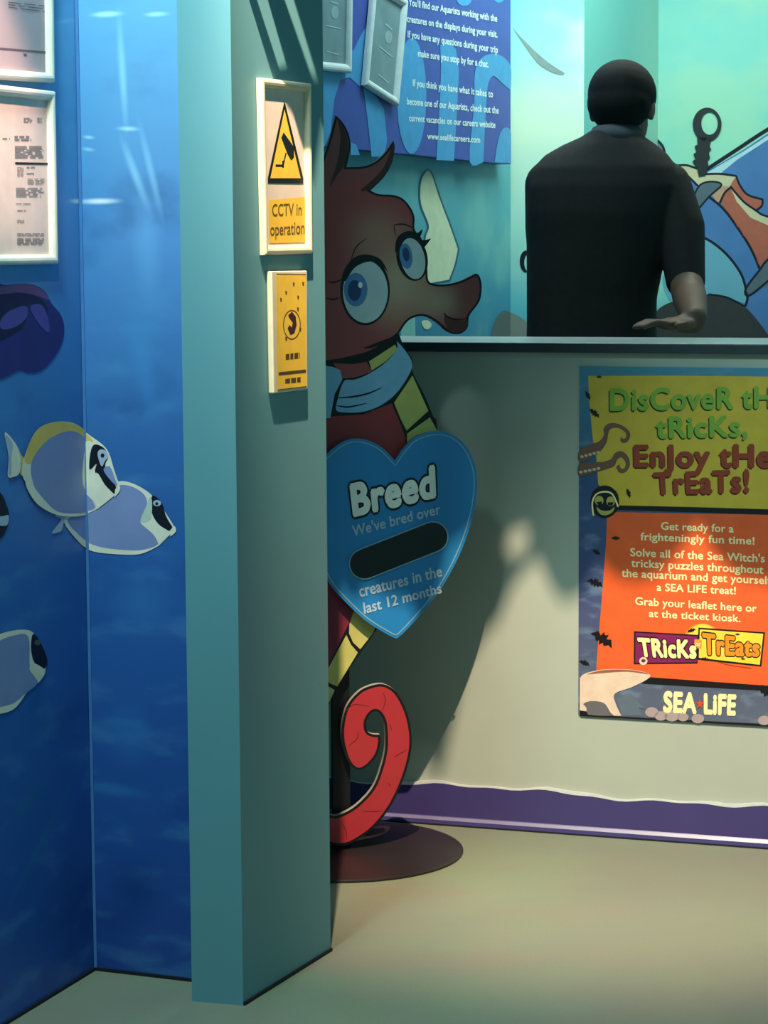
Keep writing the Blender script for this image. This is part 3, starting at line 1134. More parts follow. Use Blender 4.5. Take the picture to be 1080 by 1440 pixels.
a.poly([(265, 650), (310, 560), (350, 492), (420, 475), (472, 495), (400, 562), (335, 640), (290, 715)], GRY, 7, S9, 4)
a.stroke([(265, 650), (310, 560), (350, 492), (420, 475), (472, 495), (400, 562), (335, 640), (290, 715)], 2.6, OUT, 8, S9, 4, closed=True)
a.poly([(612, 1100), (690, 990), (741, 925), (900, 780), (960, 860), (760, 1060), (630, 1135)], GRY, 7, S9)
a.stroke([(900, 780), (741, 925), (690, 990), (612, 1095), (630, 1135), (741, 1050), (960, 860)], 3.0, OUT, 8, S9, 4)
a.poly([(0, 300), (40, 225), (80, 222), (130, 270), (160, 370), (60, 420)], mat('painted_slate', (92, 112, 132), .5), 3, S9, 4)
a.stroke([(40, 225), (80, 222), (130, 268), (150, 330), (185, 370), (215, 388)], 3.4, OUT, 5, S9)
a.build('painted_ship', WR)
a = Art(PW, .006)
a.ring((388, 145), (83, 98), (402, 138), (48, 66), DK, 1, S9)
a.poly([(330, 220), (415, 220), (402, 272), (413, 288), (398, 302), (405, 340), (392, 352), (396, 390), (378, 440), (340, 446), (330, 400), (302, 358), (320, 345), (308, 315), (326, 305), (315, 270), (332, 262)], DK, 1, S9)
a.build('painted_bolt', WR)
a = Art(PW, .0075)
a.poly([(60, 1460, 1), (80, 1260), (140, 1190), (260, 1150), (390, 1128), (500, 1145), (600, 1195), (680, 1280), (760, 1390), (800, 1460, 1)], mat('painted_boulder', (48, 54, 56), .6), 1, S9, 4)
a.stroke([(395, 1128), (500, 1145), (600, 1195)], 3, OUT, 2, S9)
a.build('painted_boulder', WR)

# ------------------------------------------------------------------ poster on the counter front
PP = PK.shifted(0.004)
s0, s1 = PK.s(814.5, 760), PK.s(1157, 760)
zt_, zb_ = PK.hit(815, 515).z, PK.hit(815, 1005).z
poster = thing('poster', 'tall yellow and orange treat trail poster on the counter front', 'poster', PK.at((s0 + s1) / 2, zb_))
sea = Shade('poster_sea', PK.ax, PK.p, .35, .5)
sea.zramp(zb_, zt_, [(0, (92, 98, 118)), (.35, (66, 74, 116)), (.7, (58, 82, 124)), (1.0, (74, 134, 160))])
sea.mix(sea.noise(16, (1, 1, 2.5), 5, .5, .7), (128, 150, 176), .4)
pst = slab([PP.at(s0, zt_), PP.at(s1, zt_), PP.at(s1, zb_), PP.at(s0, zb_)], PP.n, .0035, 'poster_sheet', sea.done(), poster)
lp(pst)
a = Art(PP, .0006)
PY = mat('poster_yellow', (208, 172, 58), .35, spec=.5)
PO = mat('poster_orange', (236, 94, 44), .35, spec=.5)
PKK = mat('poster_black', (24, 16, 20), .35, spec=.5)
PC = mat('poster_cream', (250, 228, 170), .35)
R_ = 1370
a.poly([(105, 110), (600, 108), (R_, 118), (R_, 850), (270, 818), (160, 700), (150, 560), (130, 450), (112, 260)], PY, 1, P1)
a.poly([(208, 0), (R_, 20), (R_, 975), (1085, 950), (430, 905), (148, 870), (160, 700), (185, 400), (203, 150)], PO, 1, P2)
a.poly([(262, 812), (700, 822), (R_, 842), (R_, 872), (700, 850), (262, 836)], PKK, 2, P1)
a.poly([(360, 905), (430, 895), (1085, 942), (R_, 960), (R_, 990), (1085, 970), (400, 930)], PKK, 2, P2)
a.poly([(60, 1098), (R_, 1165), (R_, 1180), (60, 1106)], PKK, 3, P2)
GR, DG = mat('poster_green', (132, 166, 64), .35), mat('poster_dark_green', (36, 52, 20), .35)
RD, DR = mat('poster_red', (150, 66, 44), .35), mat('poster_dark_red', (84, 24, 16), .35)
a.text('DisCoveR tHe', [(228, 184), (1185, 168), (1185, 280), (228, 296)], GR, 5, P1, .035, DG, (-1.6, 1.8))
a.text('tRicKs,', [(474, 335), (965, 330), (965, 436), (478, 446)], GR, 5, P1, .035, DG, (-1.6, 1.8))
a.text('EnJoy tHe', [(358, 490), (1095, 485), (1095, 603), (360, 600)], RD, 5, P1, .045, DR, (-1.3, 1.8))
a.text('TrEaTs!', [(462, 640), (972, 622), (972, 738), (470, 750)], RD, 5, P1, .045, DR, (-1.3, 1.8))
for s, l, r, h in (("Get ready for a", (502, 55), (893, 70), 40), ("frighteningly fun time!", (390, 112), (1006, 136), 40), ("Solve all of the Sea Witch's", (335, 196), (1062, 230), 42),
                   ("tricksy puzzles throughout", (340, 254), (1055, 292), 42), ("the aquarium and get yourself", (288, 308), (1096, 350), 42), ("a SEA LIFE treat!", (478, 386), (905, 406), 40),
                   ("Grab your leaflet here or", (362, 462), (1018, 502), 40), ("at the ticket kiosk.", (436, 530), (930, 558), 38)):
    a.text(s, [l, r, (r[0], r[1] + h), (l[0], l[1] + h)], PC, 5, P2, .022)
PURP = mat('poster_purple', (128, 34, 88), .35)
LY = mat('poster_lemon', (250, 206, 70), .35)
a.ell((725, 690), 100, 85, mat('poster_amber', (246, 150, 50), .35), 2, P2)
a.ell((725, 690), 82, 82, LY, 2.5, P2)
a.poly([(354, 646), (704, 666), (698, 822), (352, 826)], PKK, 3, P2)
a.poly([(362, 654), (700, 674), (693, 814), (360, 818)], PURP, 4, P2)
a.poly([(703, 626), (1064, 652), (1044, 838), (696, 800)], PKK, 4, P2)
a.poly([(711, 636), (1055, 660), (1036, 828), (705, 790)], LY, 5, P2)
a.poly([(682, 690), (722, 692), (720, 740), (680, 738)], mat('poster_amber', (246, 150, 50), .35), 6, P2)
a.text('or', [(688, 700), (718, 702), (716, 728), (686, 728)], PC, 7, P2, .02)
a.text('TRicKs', [(376, 686), (690, 700), (688, 790), (392, 780)], mat('poster_pale', (252, 232, 160), .35), 8, P2, .05, None, (0, 0), PKK, .05)
a.text('TrEats', [(728, 660), (1036, 694), (1030, 780), (732, 768)], mat('poster_bright', (244, 140, 40), .35), 8, P2, .045, None, (0, 0), PKK, .045)
a.stroke([(800, 808), (860, 828), (990, 848)], 1.4, mat('poster_rust', (176, 60, 30), .35), 3, P2)
a.ell((405, 808), 22, 22, mat('poster_bone', (226, 206, 170), .35), 9, P2)
a.ell((405, 806), 12, 9, PURP, 10, P2)
# sea creature along the bottom left, corals, name
CR = mat('ray_cream', (226, 196, 176), .4, noise=.08, nscale=40)
a.poly([(60, 900, 1), (90, 875), (180, 855), (300, 852), (400, 865), (442, 885), (420, 910), (340, 950), (250, 985), (255, 1040), (285, 1105, 1), (150, 1100), (60, 1095, 1)], CR, 4, P2, 4)
a.poly([(80, 1040), (120, 1025), (190, 1035), (225, 1085), (235, 1104), (110, 1098), (95, 1060)], mat('ray_gap', (104, 100, 104), .4), 5, P2, 4)
a.poly([(60, 1075), (95, 1080), (110, 1104), (60, 1100)], PKK, 6, P2)
a.poly([(100, 880), (180, 858), (300, 854), (400, 867), (430, 880), (320, 866), (200, 872)], mat('ray_brown', (150, 96, 76), .4), 5, P2, 4)
for (x, y, r) in ((450, 1085, 36), (500, 1105, 34), (560, 1105, 40), (620, 1112, 30), (700, 1120, 34), (1060, 1130, 34), (1120, 1140, 40)):
    a.ell((x, y), r, r * .75, mat('coral_pink', (170, 150, 152), .4), 4, P2)
a.poly([(260, 1010), (330, 985), (420, 1070), (380, 1060), (400, 1105), (290, 1105)], mat('coral_grey', (96, 108, 122), .4), 3, P2)
a.text('SEA', [(520, 978), (690, 986), (688, 1088), (516, 1080)], PC, 6, P2, .06)
a.text('LiFE', [(738, 990), (905, 996), (900, 1098), (738, 1090)], PC, 6, P2, .06)
star = []
for k in range(10):
    r = 30 if k % 2 == 0 else 12
    star.append((712 + r * .8 * math.sin(k * math.pi / 5), 1040 - r * math.cos(k * math.pi / 5)))
a.poly(star, mat('star_red', (222, 74, 40), .4), 7, P2)
# little bats and fish silhouettes
bat = [(-62, 14), (-36, -18), (-16, -6), (-12, -30), (-4, -20), (4, -20), (12, -30), (16, -6), (36, -18), (62, 14), (38, 10), (24, 26), (10, 16), (0, 34), (-10, 16), (-24, 26), (-38, 10)]
for (x, y, k, g, T) in ((185, 685, 1.15, 35, P2), (145, 380, .75, 20, P2), (150, 215, .4, 30, P2), (255, 140, .4, 0, P2), (140, 310, .6, 40, P1), (105, 215, .45, 60, P1), (165, 115, .25, 0, P1), (325, 745, .45, 70, P1),
                        (255, 755, .5, 80, P1), (665, 640, .4, -20, P2), (740, 795, .35, 10, P2), (945, 795, .22, 0, P2), (915, 662, .22, 0, P2), (85, 815, .5, 20, P2), (1075, 970, 1.0, 30, P2)):
    cg, sg = math.cos(math.radians(g)), math.sin(math.radians(g))
    a.poly([(x + (px_ * cg - py_ * sg) * k, y + (px_ * sg + py_ * cg) * k) for px_, py_ in bat], PKK, 9, T)
# tentacles
TN, TNP = mat('tentacle_brown', (118, 84, 70), .4), mat('tentacle_pale', (196, 176, 156), .4)
a.poly([(55, 520), (110, 485), (165, 465), (190, 430), (188, 400), (210, 372), (250, 366), (300, 385), (332, 420), (325, 458), (300, 474), (280, 462), (285, 440), (296, 452), (312, 440), (305, 415), (270, 392), (230, 396), (215, 420), (205, 470), (170, 520), (110, 560), (55, 575)], TN, 6, P1, 4)
a.poly([(55, 590), (120, 580), (190, 575), (230, 560), (250, 530), (285, 518), (320, 545), (332, 590), (310, 630), (275, 635), (258, 605), (275, 592), (282, 612), (302, 610), (308, 580), (285, 552), (262, 565), (245, 600), (190, 620), (120, 640), (55, 655)], TN, 6, P1, 4)
for i in range(5):
    a.ell((72 + i * 22, 548 - i * 6), 9, 8, TNP, 7, P1, n=12)
    a.ell((66 + i * 24, 632 - i * 5), 10, 8, TNP, 7, P1, n=12)
# round black pumpkin-like badge
a.ell((195, 792), 78, 88, PKK, 8, P1)
a.stroke([(135, 868), (128, 800), (150, 752), (200, 738), (240, 755), (268, 820)], 2.2, PC, 9, P1)
PG_ = mat('badge_yellow', (176, 164, 92), .4)
a.ell((165, 786), 24, 26, PG_, 9, P1)
a.ell((228, 790), 24, 26, PG_, 9, P1)
a.poly([(150, 820), (172, 836), (200, 842), (226, 838), (250, 820), (236, 850), (200, 866), (166, 856)], PG_, 9, P1, 3)
a.ell((195, 805), 8, 10, PKK, 10, P1)
a.poly([(150, 795), (180, 790), (180, 812), (160, 812)], PKK, 10, P1)
a.poly([(212, 795), (244, 795), (236, 814), (214, 812)], PKK, 10, P1)
merge(pst, a)

# ------------------------------------------------------------------ seahorse display stand
SY = SYD
yaw = math.radians(10)
pole_x = at_depth(484, 1190, SY).x
PH = Plane((pole_x, SY), (pole_x + math.cos(yaw), SY + math.sin(yaw)))
stand = thing('seahorse_display_stand', 'red cartoon seahorse cutout holding a blue heart sign, on a round dark base', 'display stand', (pole_x, SY, 0))
M_STEEL = mat('dark_steel', (50, 40, 42), .4, metal=.3, spec=.5, noise=.15, nscale=6)
lp(lathe([(0.262, 0.0), (0.265, 0.002), (0.265, 0.005), (0.262, 0.007), (0.03, 0.0072)], (pole_x - .004, SY + .015, 0), 'base_plate', M_STEEL, stand, 96))
bp = Vector((pole_x, SY, 0)) - PH.n * 0.04
lp(prism([tuple((bp + PH.ax * x * .019 - PH.n * y * .012)[:2]) for x, y in ((-1, -1), (1, -1), (1, 1), (-1, 1))], 0.007, 1.15, 'pole', mat('black_post', (20, 20, 24), .5), stand))
SIL = [(472, 162, 1), (481, 171), (489, 185), (493, 202), (491, 218), (487, 235, 1), (511, 234), (528, 227), (542, 214), (553, 198, 1), (555, 207), (551.5, 228), (540, 249), (521, 268, 1),
       (533, 273), (551.5, 274), (566, 279), (577.5, 292), (583, 306), (583, 322), (592, 336), (599, 358), (601, 377), (602, 393), (608, 398.5), (625, 400), (646, 395.5), (662.5, 388), (671, 385), (676.6, 395), (677, 412),
       (673, 426), (660, 444), (658, 459), (651, 467.5), (639, 470), (627, 465), (615, 454.5), (601, 446), (587, 445), (573, 452), (561, 469, 1), (568, 487), (580, 506), (580, 522), (597, 556), (609, 585), (615, 601), (618, 700), (575, 820), (527, 889),
       (506, 920), (473, 968), (460, 998), (450, 1030), (445, 1070), (446, 1105), (452, 1132), (466, 1146.6), (482, 1144), (503, 1131), (524.5, 1107), (536, 1078), (541.6, 1052), (541.6, 1028), (539, 1012), (531, 1001), (522, 1003), (515, 1015), (516.5, 1028),
       (524.5, 1032.6), (534, 1033, 1), (535, 1044), (530, 1062), (516.5, 1078), (503, 1083), (491.5, 1074), (483.5, 1054), (480, 1028), (486.5, 996), (501, 976), (516.5, 966), (538, 962), (556, 972), (569, 993.5), (577, 1020), (578.6, 1052), (569, 1091),
       (551, 1131), (527, 1162.5), (501, 1182), (482, 1189), (464, 1187), (440, 1176), (420, 1150), (408, 1100), (410, 1030), (412, 980), (396, 900), (385, 800), (396, 700), (412, 600), (418, 530), (396, 450), (398, 380), (412, 300), (432, 255), (450, 232), (462, 200)]
loop = curve_loop(SIL, 5)


def board(loop, pl, thick, name, m, parent, base=0.0):
    """cut-out panel: outline on a surface, with real thickness"""
    if area(loop) > 0:
        loop = loop[::-1]
    n = len(loop)
    F_ = [pl.hit(u, v, base) for u, v in loop]
    B_ = [p - pl.n * thick for p in F_]
    tri = tessellate_polygon([[Vector((p[0], p[1], 0)) for p in loop]])
    V = F_ + B_
    Fc, mi = [], []
    for t_ in tri:
        t_ = tuple(t_)
        if area([loop[i] for i in t_]) > 0:
            t_ = t_[::-1]
        Fc.append(t_); mi.append(0)
        Fc.append(tuple(n + i for i in t_[::-1])); mi.append(0)
    for i in range(n):
        j = (i + 1) % n
        Fc.append((j, i, n + i, n + j)); mi.append(1)
    return link_mesh(name, V, Fc, m, parent, mi)


sb = board(loop, PH, .016, 'seahorse_panel', [mat('outline_black', (22, 20, 22), .4), mat('board_edge', (168, 160, 150), .6)], stand)
lp(sb)
a = Art(PH, .0006)
hd = Shade('seahorse_head_print', PH.ax, PH.p, .4, .4)
hd.col = rgb(150, 66, 66)


def hb(u, v, ru, rv, c, amt, ang=0):
    P = PH.hit(u, v)
    k = SY / F
    hd.mix(hd.blob((P - PH.p).dot(PH.ax), P.z, ru * k, rv * k, ang), c, amt)


hb(560, 395, 95, 95, (176, 150, 126), 1.0)
hb(530, 330, 70, 60, (160, 118, 100), .8)
hb(620, 425, 55, 40, (178, 152, 128), .8)
hb(664, 415, 34, 50, (146, 74, 70), .95)
hb(530, 225, 50, 50, (108, 76, 70), .7)
hb(480, 210, 40, 60, (104, 78, 74), .7)
M_HEAD = hd.done()
M_RED = mat('seahorse_red', (176, 44, 52), .38, spec=.5, noise=.05, nscale=8)
M_BODY = mat('seahorse_body_red', (146, 54, 56), .4, noise=.06, nscale=8)
M_BELLY = mat('seahorse_yellow', (192, 184, 104), .4)
M_SCARF = mat('scarf_blue', (128, 178, 212), .4)
SK_ = mat('outline_black', (22, 20, 22))
head = SIL[:42] + [(545, 482), (520, 496), (495, 503), (470, 508), (440, 505), (405, 450), (403, 380), (412, 300), (432, 255), (450, 232), (462, 200)]
a.poly(head, M_HEAD, 1, ID, 5, ins=3.0)
# hair strands
a.stroke([(500, 1070 - 700), (500, 372)], .1, SK_, 2)
a.poly([(100, 62), (150, 150), (165, 240), (150, 340), (100, 410), (60, 470), (110, 300), (120, 160)], mat('hair_dark', (66, 42, 42), .4), 2, C5, 4)
a.poly([(436, 215), (432, 320), (375, 420), (300, 490), (240, 500), (330, 420), (390, 340)], mat('hair_dark', (66, 42, 42), .4), 2, C5, 4)
# near eye
EW, EB, ED = mat('eye_white', (186, 202, 206), .3), mat('eye_blue', (84, 130, 182), .3), mat('eye_navy', (40, 64, 108), .3)
a.ell((268, 1095), 148, 208, SK_, 3, C5)
a.ell((270, 1102), 134, 186, EW, 4, C5)
a.poly([(130, 1010), (170, 930), (220, 890), (290, 882), (360, 910), (405, 985), (380, 960), (320, 925), (260, 930), (200, 965), (150, 1040)], SK_, 5, C5, 4)
a.ell((212, 1090), 70, 100, EB, 5, C5)
a.ell((205, 1095), 40, 62, ED, 6, C5)
a.ell((240, 1062), 13, 18, mat('eye_glint', (235, 240, 240), .3), 7, C5)
# far eye
a.ell((548, 900), 92, 140, SK_, 3, C5, -12)
a.ell((552, 905), 72, 124, EW, 4, C5, -12)
a.ell((512, 890), 38, 76, EB, 5, C5, -8)
a.ell((512, 880), 20, 42, ED, 6, C5, -8)
a.poly([(448, 870), (455, 790), (495, 750), (550, 742), (598, 775), (600, 800), (550, 775), (500, 790), (470, 830)], SK_, 6, C5, 4)
a.stroke([(278, 785), (225, 825), (195, 880), (178, 960)], 1.6, SK_, 3, C5, taper=True)
a.stroke([(435, 706), (495, 700), (555, 722)], 2.0, SK_, 3, C5, taper=True)
a.stroke([(440, 710), (450, 770)], 1.4, SK_, 3, C5, taper=True)
a.stroke([(40, 1042), (90, 1045), (135, 1025)], 2.2, SK_, 3, C5, taper=True)
a.stroke([(40, 1140), (80, 1148), (118, 1138)], 2.6, SK_, 3, C5, taper=True)
a.stroke([(735, 1228), (765, 1255), (820, 1268), (882, 1262)], 2.6, SK_, 3, C5, taper=True)
a.poly([(740, 1245), (820, 1272), (880, 1275), (868, 1320), (845, 1340), (800, 1345), (760, 1325)], mat('lip_dark', (104, 50, 50), .4), 2, C5, 4)
a.poly([(480, 1350), (430, 1400), (300, 1440), (250, 1440)], SK_, 2, C5)
# body below the head
a.poly([(60, 165), (150, 170), (215, 160), (240, 205), (160, 232), (100, 236), (80, 200)], M_HEAD, 3, C6)
a.poly([(225, 158), (345, 80), (356, 105), (305, 155), (238, 200)], M_BELLY, 4, C6)
a.poly([(-60, 150), (0, 170), (60, 180), (96, 196), (106, 240), (70, 310), (50, 420), (-40, 430)], M_SCARF, 4, C6, ins=1)
a.poly([(352, 62), (385, 95), (422, 150), (422, 198), (380, 272), (330, 328), (270, 368), (200, 392), (120, 396), (72, 384), (78, 330), (108, 246), (160, 238), (230, 208), (305, 155), (350, 100)], M_SCARF, 4, C6, 4, ins=1)
a.stroke([(75, 326), (150, 320), (220, 305), (285, 278)], 2.6, SK_, 6, C6, taper=True)
a.stroke([(75, 360), (130, 367), (215, 350)], 2.2, SK_, 6, C6, taper=True)
a.poly([(340, 348), (425, 222), (498, 385), (398, 476), (370, 420)], M_BELLY, 3, C6)
a.poly([(400, 490), (505, 415), (535, 470), (560, 520), (400, 560)], M_BELLY, 3, C6)
a.poly([(-60, 440), (60, 410), (200, 402), (328, 350), (362, 425), (392, 505), (400, 700), (-60, 700)], M_BODY, 2, C6)
a.poly([(-120, 700), (-60, 440), (100, 440), (392, 560), (440, 900), (300, 1250), (40, 1200), (-160, 1100)], M_BODY, 1, C6)
a.poly([(-60, -200), (300, -200), (185, 0), (170, 30), (88, 200), (40, 330), (-40, 330)], mat('seahorse_maroon', (120, 38, 58), .4), 2, C7)
a.poly([(192, -10), (230, -120), (380, -100), (322, 40), (252, 128), (212, 90), (190, 40)], M_BELLY, 3, C7, ins=.6)
a.poly([(178, 44), (205, 100), (242, 142), (130, 325), (88, 308), (60, 260)], M_BELLY, 3, C7, ins=.6)
a.poly([(50, 320), (88, 325), (116, 342), (88, 405), (40, 400)], mat('seahorse_pale', (186, 186, 150), .4), 3, C7)
tail = SIL[52:99] + []
tl = [p for p in SIL if p[1] > 955]
a.poly([(420, 1040), (440, 1000)] + tl[1:] if False else [(452, 1020)] + [p for p in SIL[SIL.index((450, 1030)):SIL.index((412, 980)) + 1]], M_RED, 2, ID, 5, ins=3.6)
for pts in ([(165, 470), (215, 420), (300, 430)], [(375, 355), (385, 400), (365, 460)], [(410, 520), (420, 560)], [(190, 640), (235, 600), (240, 560)], [(400, 835), (415, 860)], [(430, 700), (500, 660)],
            [(255, 985), (320, 990), (375, 985)], [(150, 1040), (175, 1090), (180, 1140)]):
    a.stroke(pts, 1.2, mat('tail_line', (110, 24, 34), .4), 3, C7, taper=True)
merge(sb, a)
# lashes stand out from the silhouette: their own thin pieces of board
for pts in ([(555, 742), (585, 752), (612, 732, 1), (602, 765), (585, 780), (560, 770)], [(588, 790), (625, 795), (662, 785, 1), (640, 815), (618, 838), (600, 815)]):
    lb = board(curve_loop([C5(p) + ((1,) if len(p) > 2 else ()) for p in pts], 4), PH, .016, 'eyelash', [SK_, SK_], stand, .0003)
    lp(lb)
# heart
HEART = [(552, 646, 1), (563, 630), (581, 613), (609, 605), (633, 610), (652, 627), (664, 653), (667, 683), (661, 723), (646, 769), (621, 818), (594, 854), (566, 885), (554, 895, 1), (542, 889.5), (511, 870), (481, 842),
         (462, 820), (447, 790), (438, 740), (436, 690), (445, 652), (468, 627), (490, 616), (511, 617), (532.5, 627)]
hl = curve_loop(HEART, 6)
hs = Shade('heart_blue', PH.ax, PH.p, .3, .5)
hs.col = rgb(40, 128, 192)
hs.mix(hs.noise(5, lo=.4, hi=.7), (34, 116, 182), .6)
M_HB = hs.done()
hp = board(hl, PH, .012, 'heart_sign', [M_HB, mat('heart_side', (60, 110, 140), .4)], stand, .030)
lp(hp)
a = Art(PH, .0306)
LR = mat('heart_rim', (132, 172, 186), .3)
a.stroke(inset(hl, 4.5), 1.6, LR, 2, smooth=0, closed=True)
HW, HT = mat('heart_white', (236, 236, 230), .3), mat('heart_pale', (168, 190, 208), .3)
a.text('Breed', [(132, 722), (508, 636), (514, 772), (148, 858)], HW, 6, C6, .05, None, (0, 0), SK_, .05)
a.text("We've bred over", [(136, 908), (536, 806), (542, 850), (142, 955)], HT, 4, C6, .02)
a.text('creatures in the', [(166, 1180), (542, 1088), (549, 1136), (174, 1232)], HT, 4, C6, .025)
a.text('last 12 months', [(188, 1260), (538, 1170), (547, 1212), (194, 1308)], HT, 4, C6, .025)
merge(hp, a)


def pill(c0, c1, r, T):
    p0, p1 = Vector(T(c0)), Vector(T(c1))
    d = (p1 - p0)
    an = math.atan2(d.y, d.x)
    out = []
    for k in range(13):
        t_ = an + math.pi / 2 + math.pi * k / 12
        out.append((p0.x + r * math.cos(t_), p0.y + r * math.sin(t_)))
    for k in range(13):
        t_ = an - math.pi / 2 + math.pi * k / 12
        out.append((p1.x + r * math.cos(t_), p1.y + r * math.sin(t_)))
    return out


pw = board(pill((193, 1080), (505, 957), 22, C6), PH, .003, 'number_window', [LR, LR], hp, .0335)
pw.matrix_parent_inverse = Matrix.Identity(4)
pi_ = Art(PH, .0338)
pi_.poly(pill((193, 1080), (505, 957), 20.4, C6), mat('window_black', (20, 16, 18), .25, spec=.5), 1)
merge(pw, pi_)

# ------------------------------------------------------------------ person behind the counter
def unit_sphere(nu=20, nv=12):
    V = [Vector((0, 0, 1))]
    for j in range(1, nv):
        p = math.pi * j / nv
        V += [Vector((math.sin(p) * math.cos(2 * math.pi * i / nu), math.sin(p) * math.sin(2 * math.pi * i / nu), math.cos(p))) for i in range(nu)]
    V.append(Vector((0, 0, -1)))
    Fc = [(0, 1 + i, 1 + (i + 1) % nu) for i in range(nu)]
    for j in range(nv - 2):
        for i in range(nu):
            a_, b_ = 1 + j * nu + i, 1 + j * nu + (i + 1) % nu
            Fc.append((a_, a_ + nu, b_ + nu, b_))
    e = 1 + (nv - 2) * nu
    Fc += [(e + i, len(V) - 1, e + (i + 1) % nu) for i in range(nu)]
    return V, Fc


USV, USF = unit_sphere()


def blob_mesh(parts, name, m, parent, voxel, smooth_it=6):
    """union of tapered limbs, ellipsoids and lofts as one continuous skin"""
    bm = bmesh.new()
    SV, SF = [], []

    def sphere(c, r, rot=None):
        M = Matrix.Translation(c)
        if rot:
            M = M @ rot.to_4x4()
        M = M @ Matrix.Diagonal((r[0], r[1], r[2], 1))
        k = len(SV)
        SV.extend(M @ q for q in USV)
        SF.extend(tuple(k + i for i in f) for f in USF)

    for p in parts:
        if p[0] == 'c':
            pts = p[1]
            for k in range(len(pts) - 1):
                (a_, ra), (b_, rb) = pts[k], pts[k + 1]
                a_, b_ = Vector(a_), Vector(b_)
                n_ = max(2, int((b_ - a_).length / (min(ra, rb) * 0.35)) + 1)
                n_ = min(n_, 40)
                for i in range(n_ + 1):
                    t_ = i / n_
                    r = ra + (rb - ra) * t_
                    sphere(a_.lerp(b_, t_), (r, r, r))
        elif p[0] == 'e':
            sphere(Vector(p[1]), p[2], p[3] if len(p) > 3 else None)
        elif p[0] == 'l':
            rings = p[1]
            seg = 32
            prev = None
            for (c, rx, ry) in rings:
                cur = []
                for i in range(seg):
                    t_ = 2 * math.pi * i / seg
                    ct, st_ = math.cos(t_), math.sin(t_)
                    e = 0.8
                    cur.append(bm.verts.new((c[0] + rx * math.copysign(abs(ct) ** e, ct), c[1] + ry * math.copysign(abs(st_) ** e, st_), c[2])))
                if prev:
                    for i in range(seg):
                        j = (i + 1) % seg
                        bm.faces.new((prev[i], prev[j], cur[j], cur[i]))
                else:
                    bm.faces.new(cur[::-1])
                prev = cur
            bm.faces.new(prev)
    me = bpy.data.meshes.new(name)
    bmesh.ops.recalc_face_normals(bm, faces=bm.faces)
    bm.to_mesh(me)
    bm.free()
    k = len(me.vertices)
    LV = [v.co.copy() for v in me.vertices] + SV
    LF = [tuple(p.vertices) for p in me.polygons] + [tuple(k + i for i in f) for f in SF]
    bpy.data.meshes.remove(me)
    me = bpy.data.meshes.new(name)
    me.from_pydata([tuple(v) for v in LV], [], LF)
    me.update()
    o = bpy.data.objects.new(name, me)
    COL.objects.link(o)
    r = o.modifiers.new('r', 'REMESH')
    r.mode = 'VOXEL'
    r.voxel_size = voxel
    r.use_smooth_shade = True
    s = o.modifiers.new('s', 'SMOOTH')
    s.iterations = smooth_it
    s.factor = 0.5
    dg = bpy.context.evaluated_depsgraph_get()
    me2 = bpy.data.meshes.new_from_object(o.evaluated_get(dg))
    me2.name = name
    o.modifiers.clear()
    o.data = me2
    bpy.data.meshes.remove(me)
    me2.materials.clear()
    me2.materials.append(m)
    for p in me2.polygons:
        p.use_smooth = True
    o.parent = parent
    lp(o)
    return o


MY = 6.2
W = lambda u, v, y=MY: at_depth(u, v, y)
px = MY / F
root = W(835, 470)
man = thing('person', 'person in a dark short sleeved polo shirt seen from behind at the counter', 'person', (root.x, MY, 0))
SKIN = mat('skin', (128, 100, 84), .5, noise=.04)
SHIRT = mat('polo_black', (46, 43, 42), .8, noise=.12, nscale=60)
TROU = mat('trouser_black', (34, 36, 42), .8)
HAIR = mat('hair_black', (20, 19, 19), .8, noise=.2, nscale=90)
# torso rings: picture row, centre column, half width in picture, half depth in metres, depth offset
T_ = [(182, 866, 33, .060, .02), (192, 862, 44, .070, .02), (204, 857, 66, .082, .015), (218, 853, 86, .092, .01), (236, 850, 100, .102, .0), (262, 848, 107, .112, -.005),
      (300, 844, 104, .118, -.005), (340, 840, 99, .118, .0), (380, 836, 95, .114, .0), (420, 832, 91, .110, .0), (455, 832, 91, .110, 0), (490, 832, 92, .112, .0)]
rings = []
for v, u, hw, d, dy in T_:
    P = W(u, v)
    rings.append(((P.x, MY + dy, P.z), hw * px, d))
low = rings[-1][0]
hip = [((low[0], MY, .98), .176, .118), ((low[0], MY, .90), .17, .115)]
bodyr = [(c, rx - .012, ry - .012) for c, rx, ry in rings] + [(c, rx - .01, ry - .01) for c, rx, ry in hip]
hc = W(876, 139, MY + .05)
trn = Matrix.Rotation(math.radians(-22), 3, 'Z') @ Matrix.Rotation(math.radians(-14), 3, 'X')      # head turned right and bowed


def hp_(x, y, z):
    return hc + trn @ Vector((x, y, z))


head_parts = [('e', hc, (.082, .094, .090), trn), ('e', hp_(0, .045, -.055), (.058, .062, .075), trn), ('e', hp_(0, .078, -.095), (.034, .03, .026), trn),
              ('c', [(hp_(0, .098, -.012), .012), (hp_(0, .116, -.045), .015)]), ('e', hp_(0, .103, -.07), (.026, .012, .012), trn),
              ('e', hp_(0, .080, .008), (.050, .02, .018), trn),
              ('e', hp_(-.079, .0, -.03), (.010, .022, .032), trn), ('e', hp_(.079, .0, -.03), (.010, .022, .032), trn),
              ('c', [(hp_(0, -.012, -.05), .056), (W(864, 196, MY + .02), .056)])]
# right arm comes back to the counter; left arm reaches forward
shR, elR = W(942, 264), W(964, 394, 6.10)
TZ = TOPZ
hand_c = at_depth(952, 467, 5.81)
wrR = Vector((W(977, 455, 5.86).x, 5.86, TZ + .034))
shL, elL, wrL = W(775, 262), W(771, 385, 6.27), Vector((W(800, 400).x, 6.52, 1.16))
arms = [('c', [(shR, .058), (elR, .044), (W(970, 420, 6.03), .045), (wrR, .033)]), ('c', [(shL, .058), (elL, .042), (wrL, .028)])]


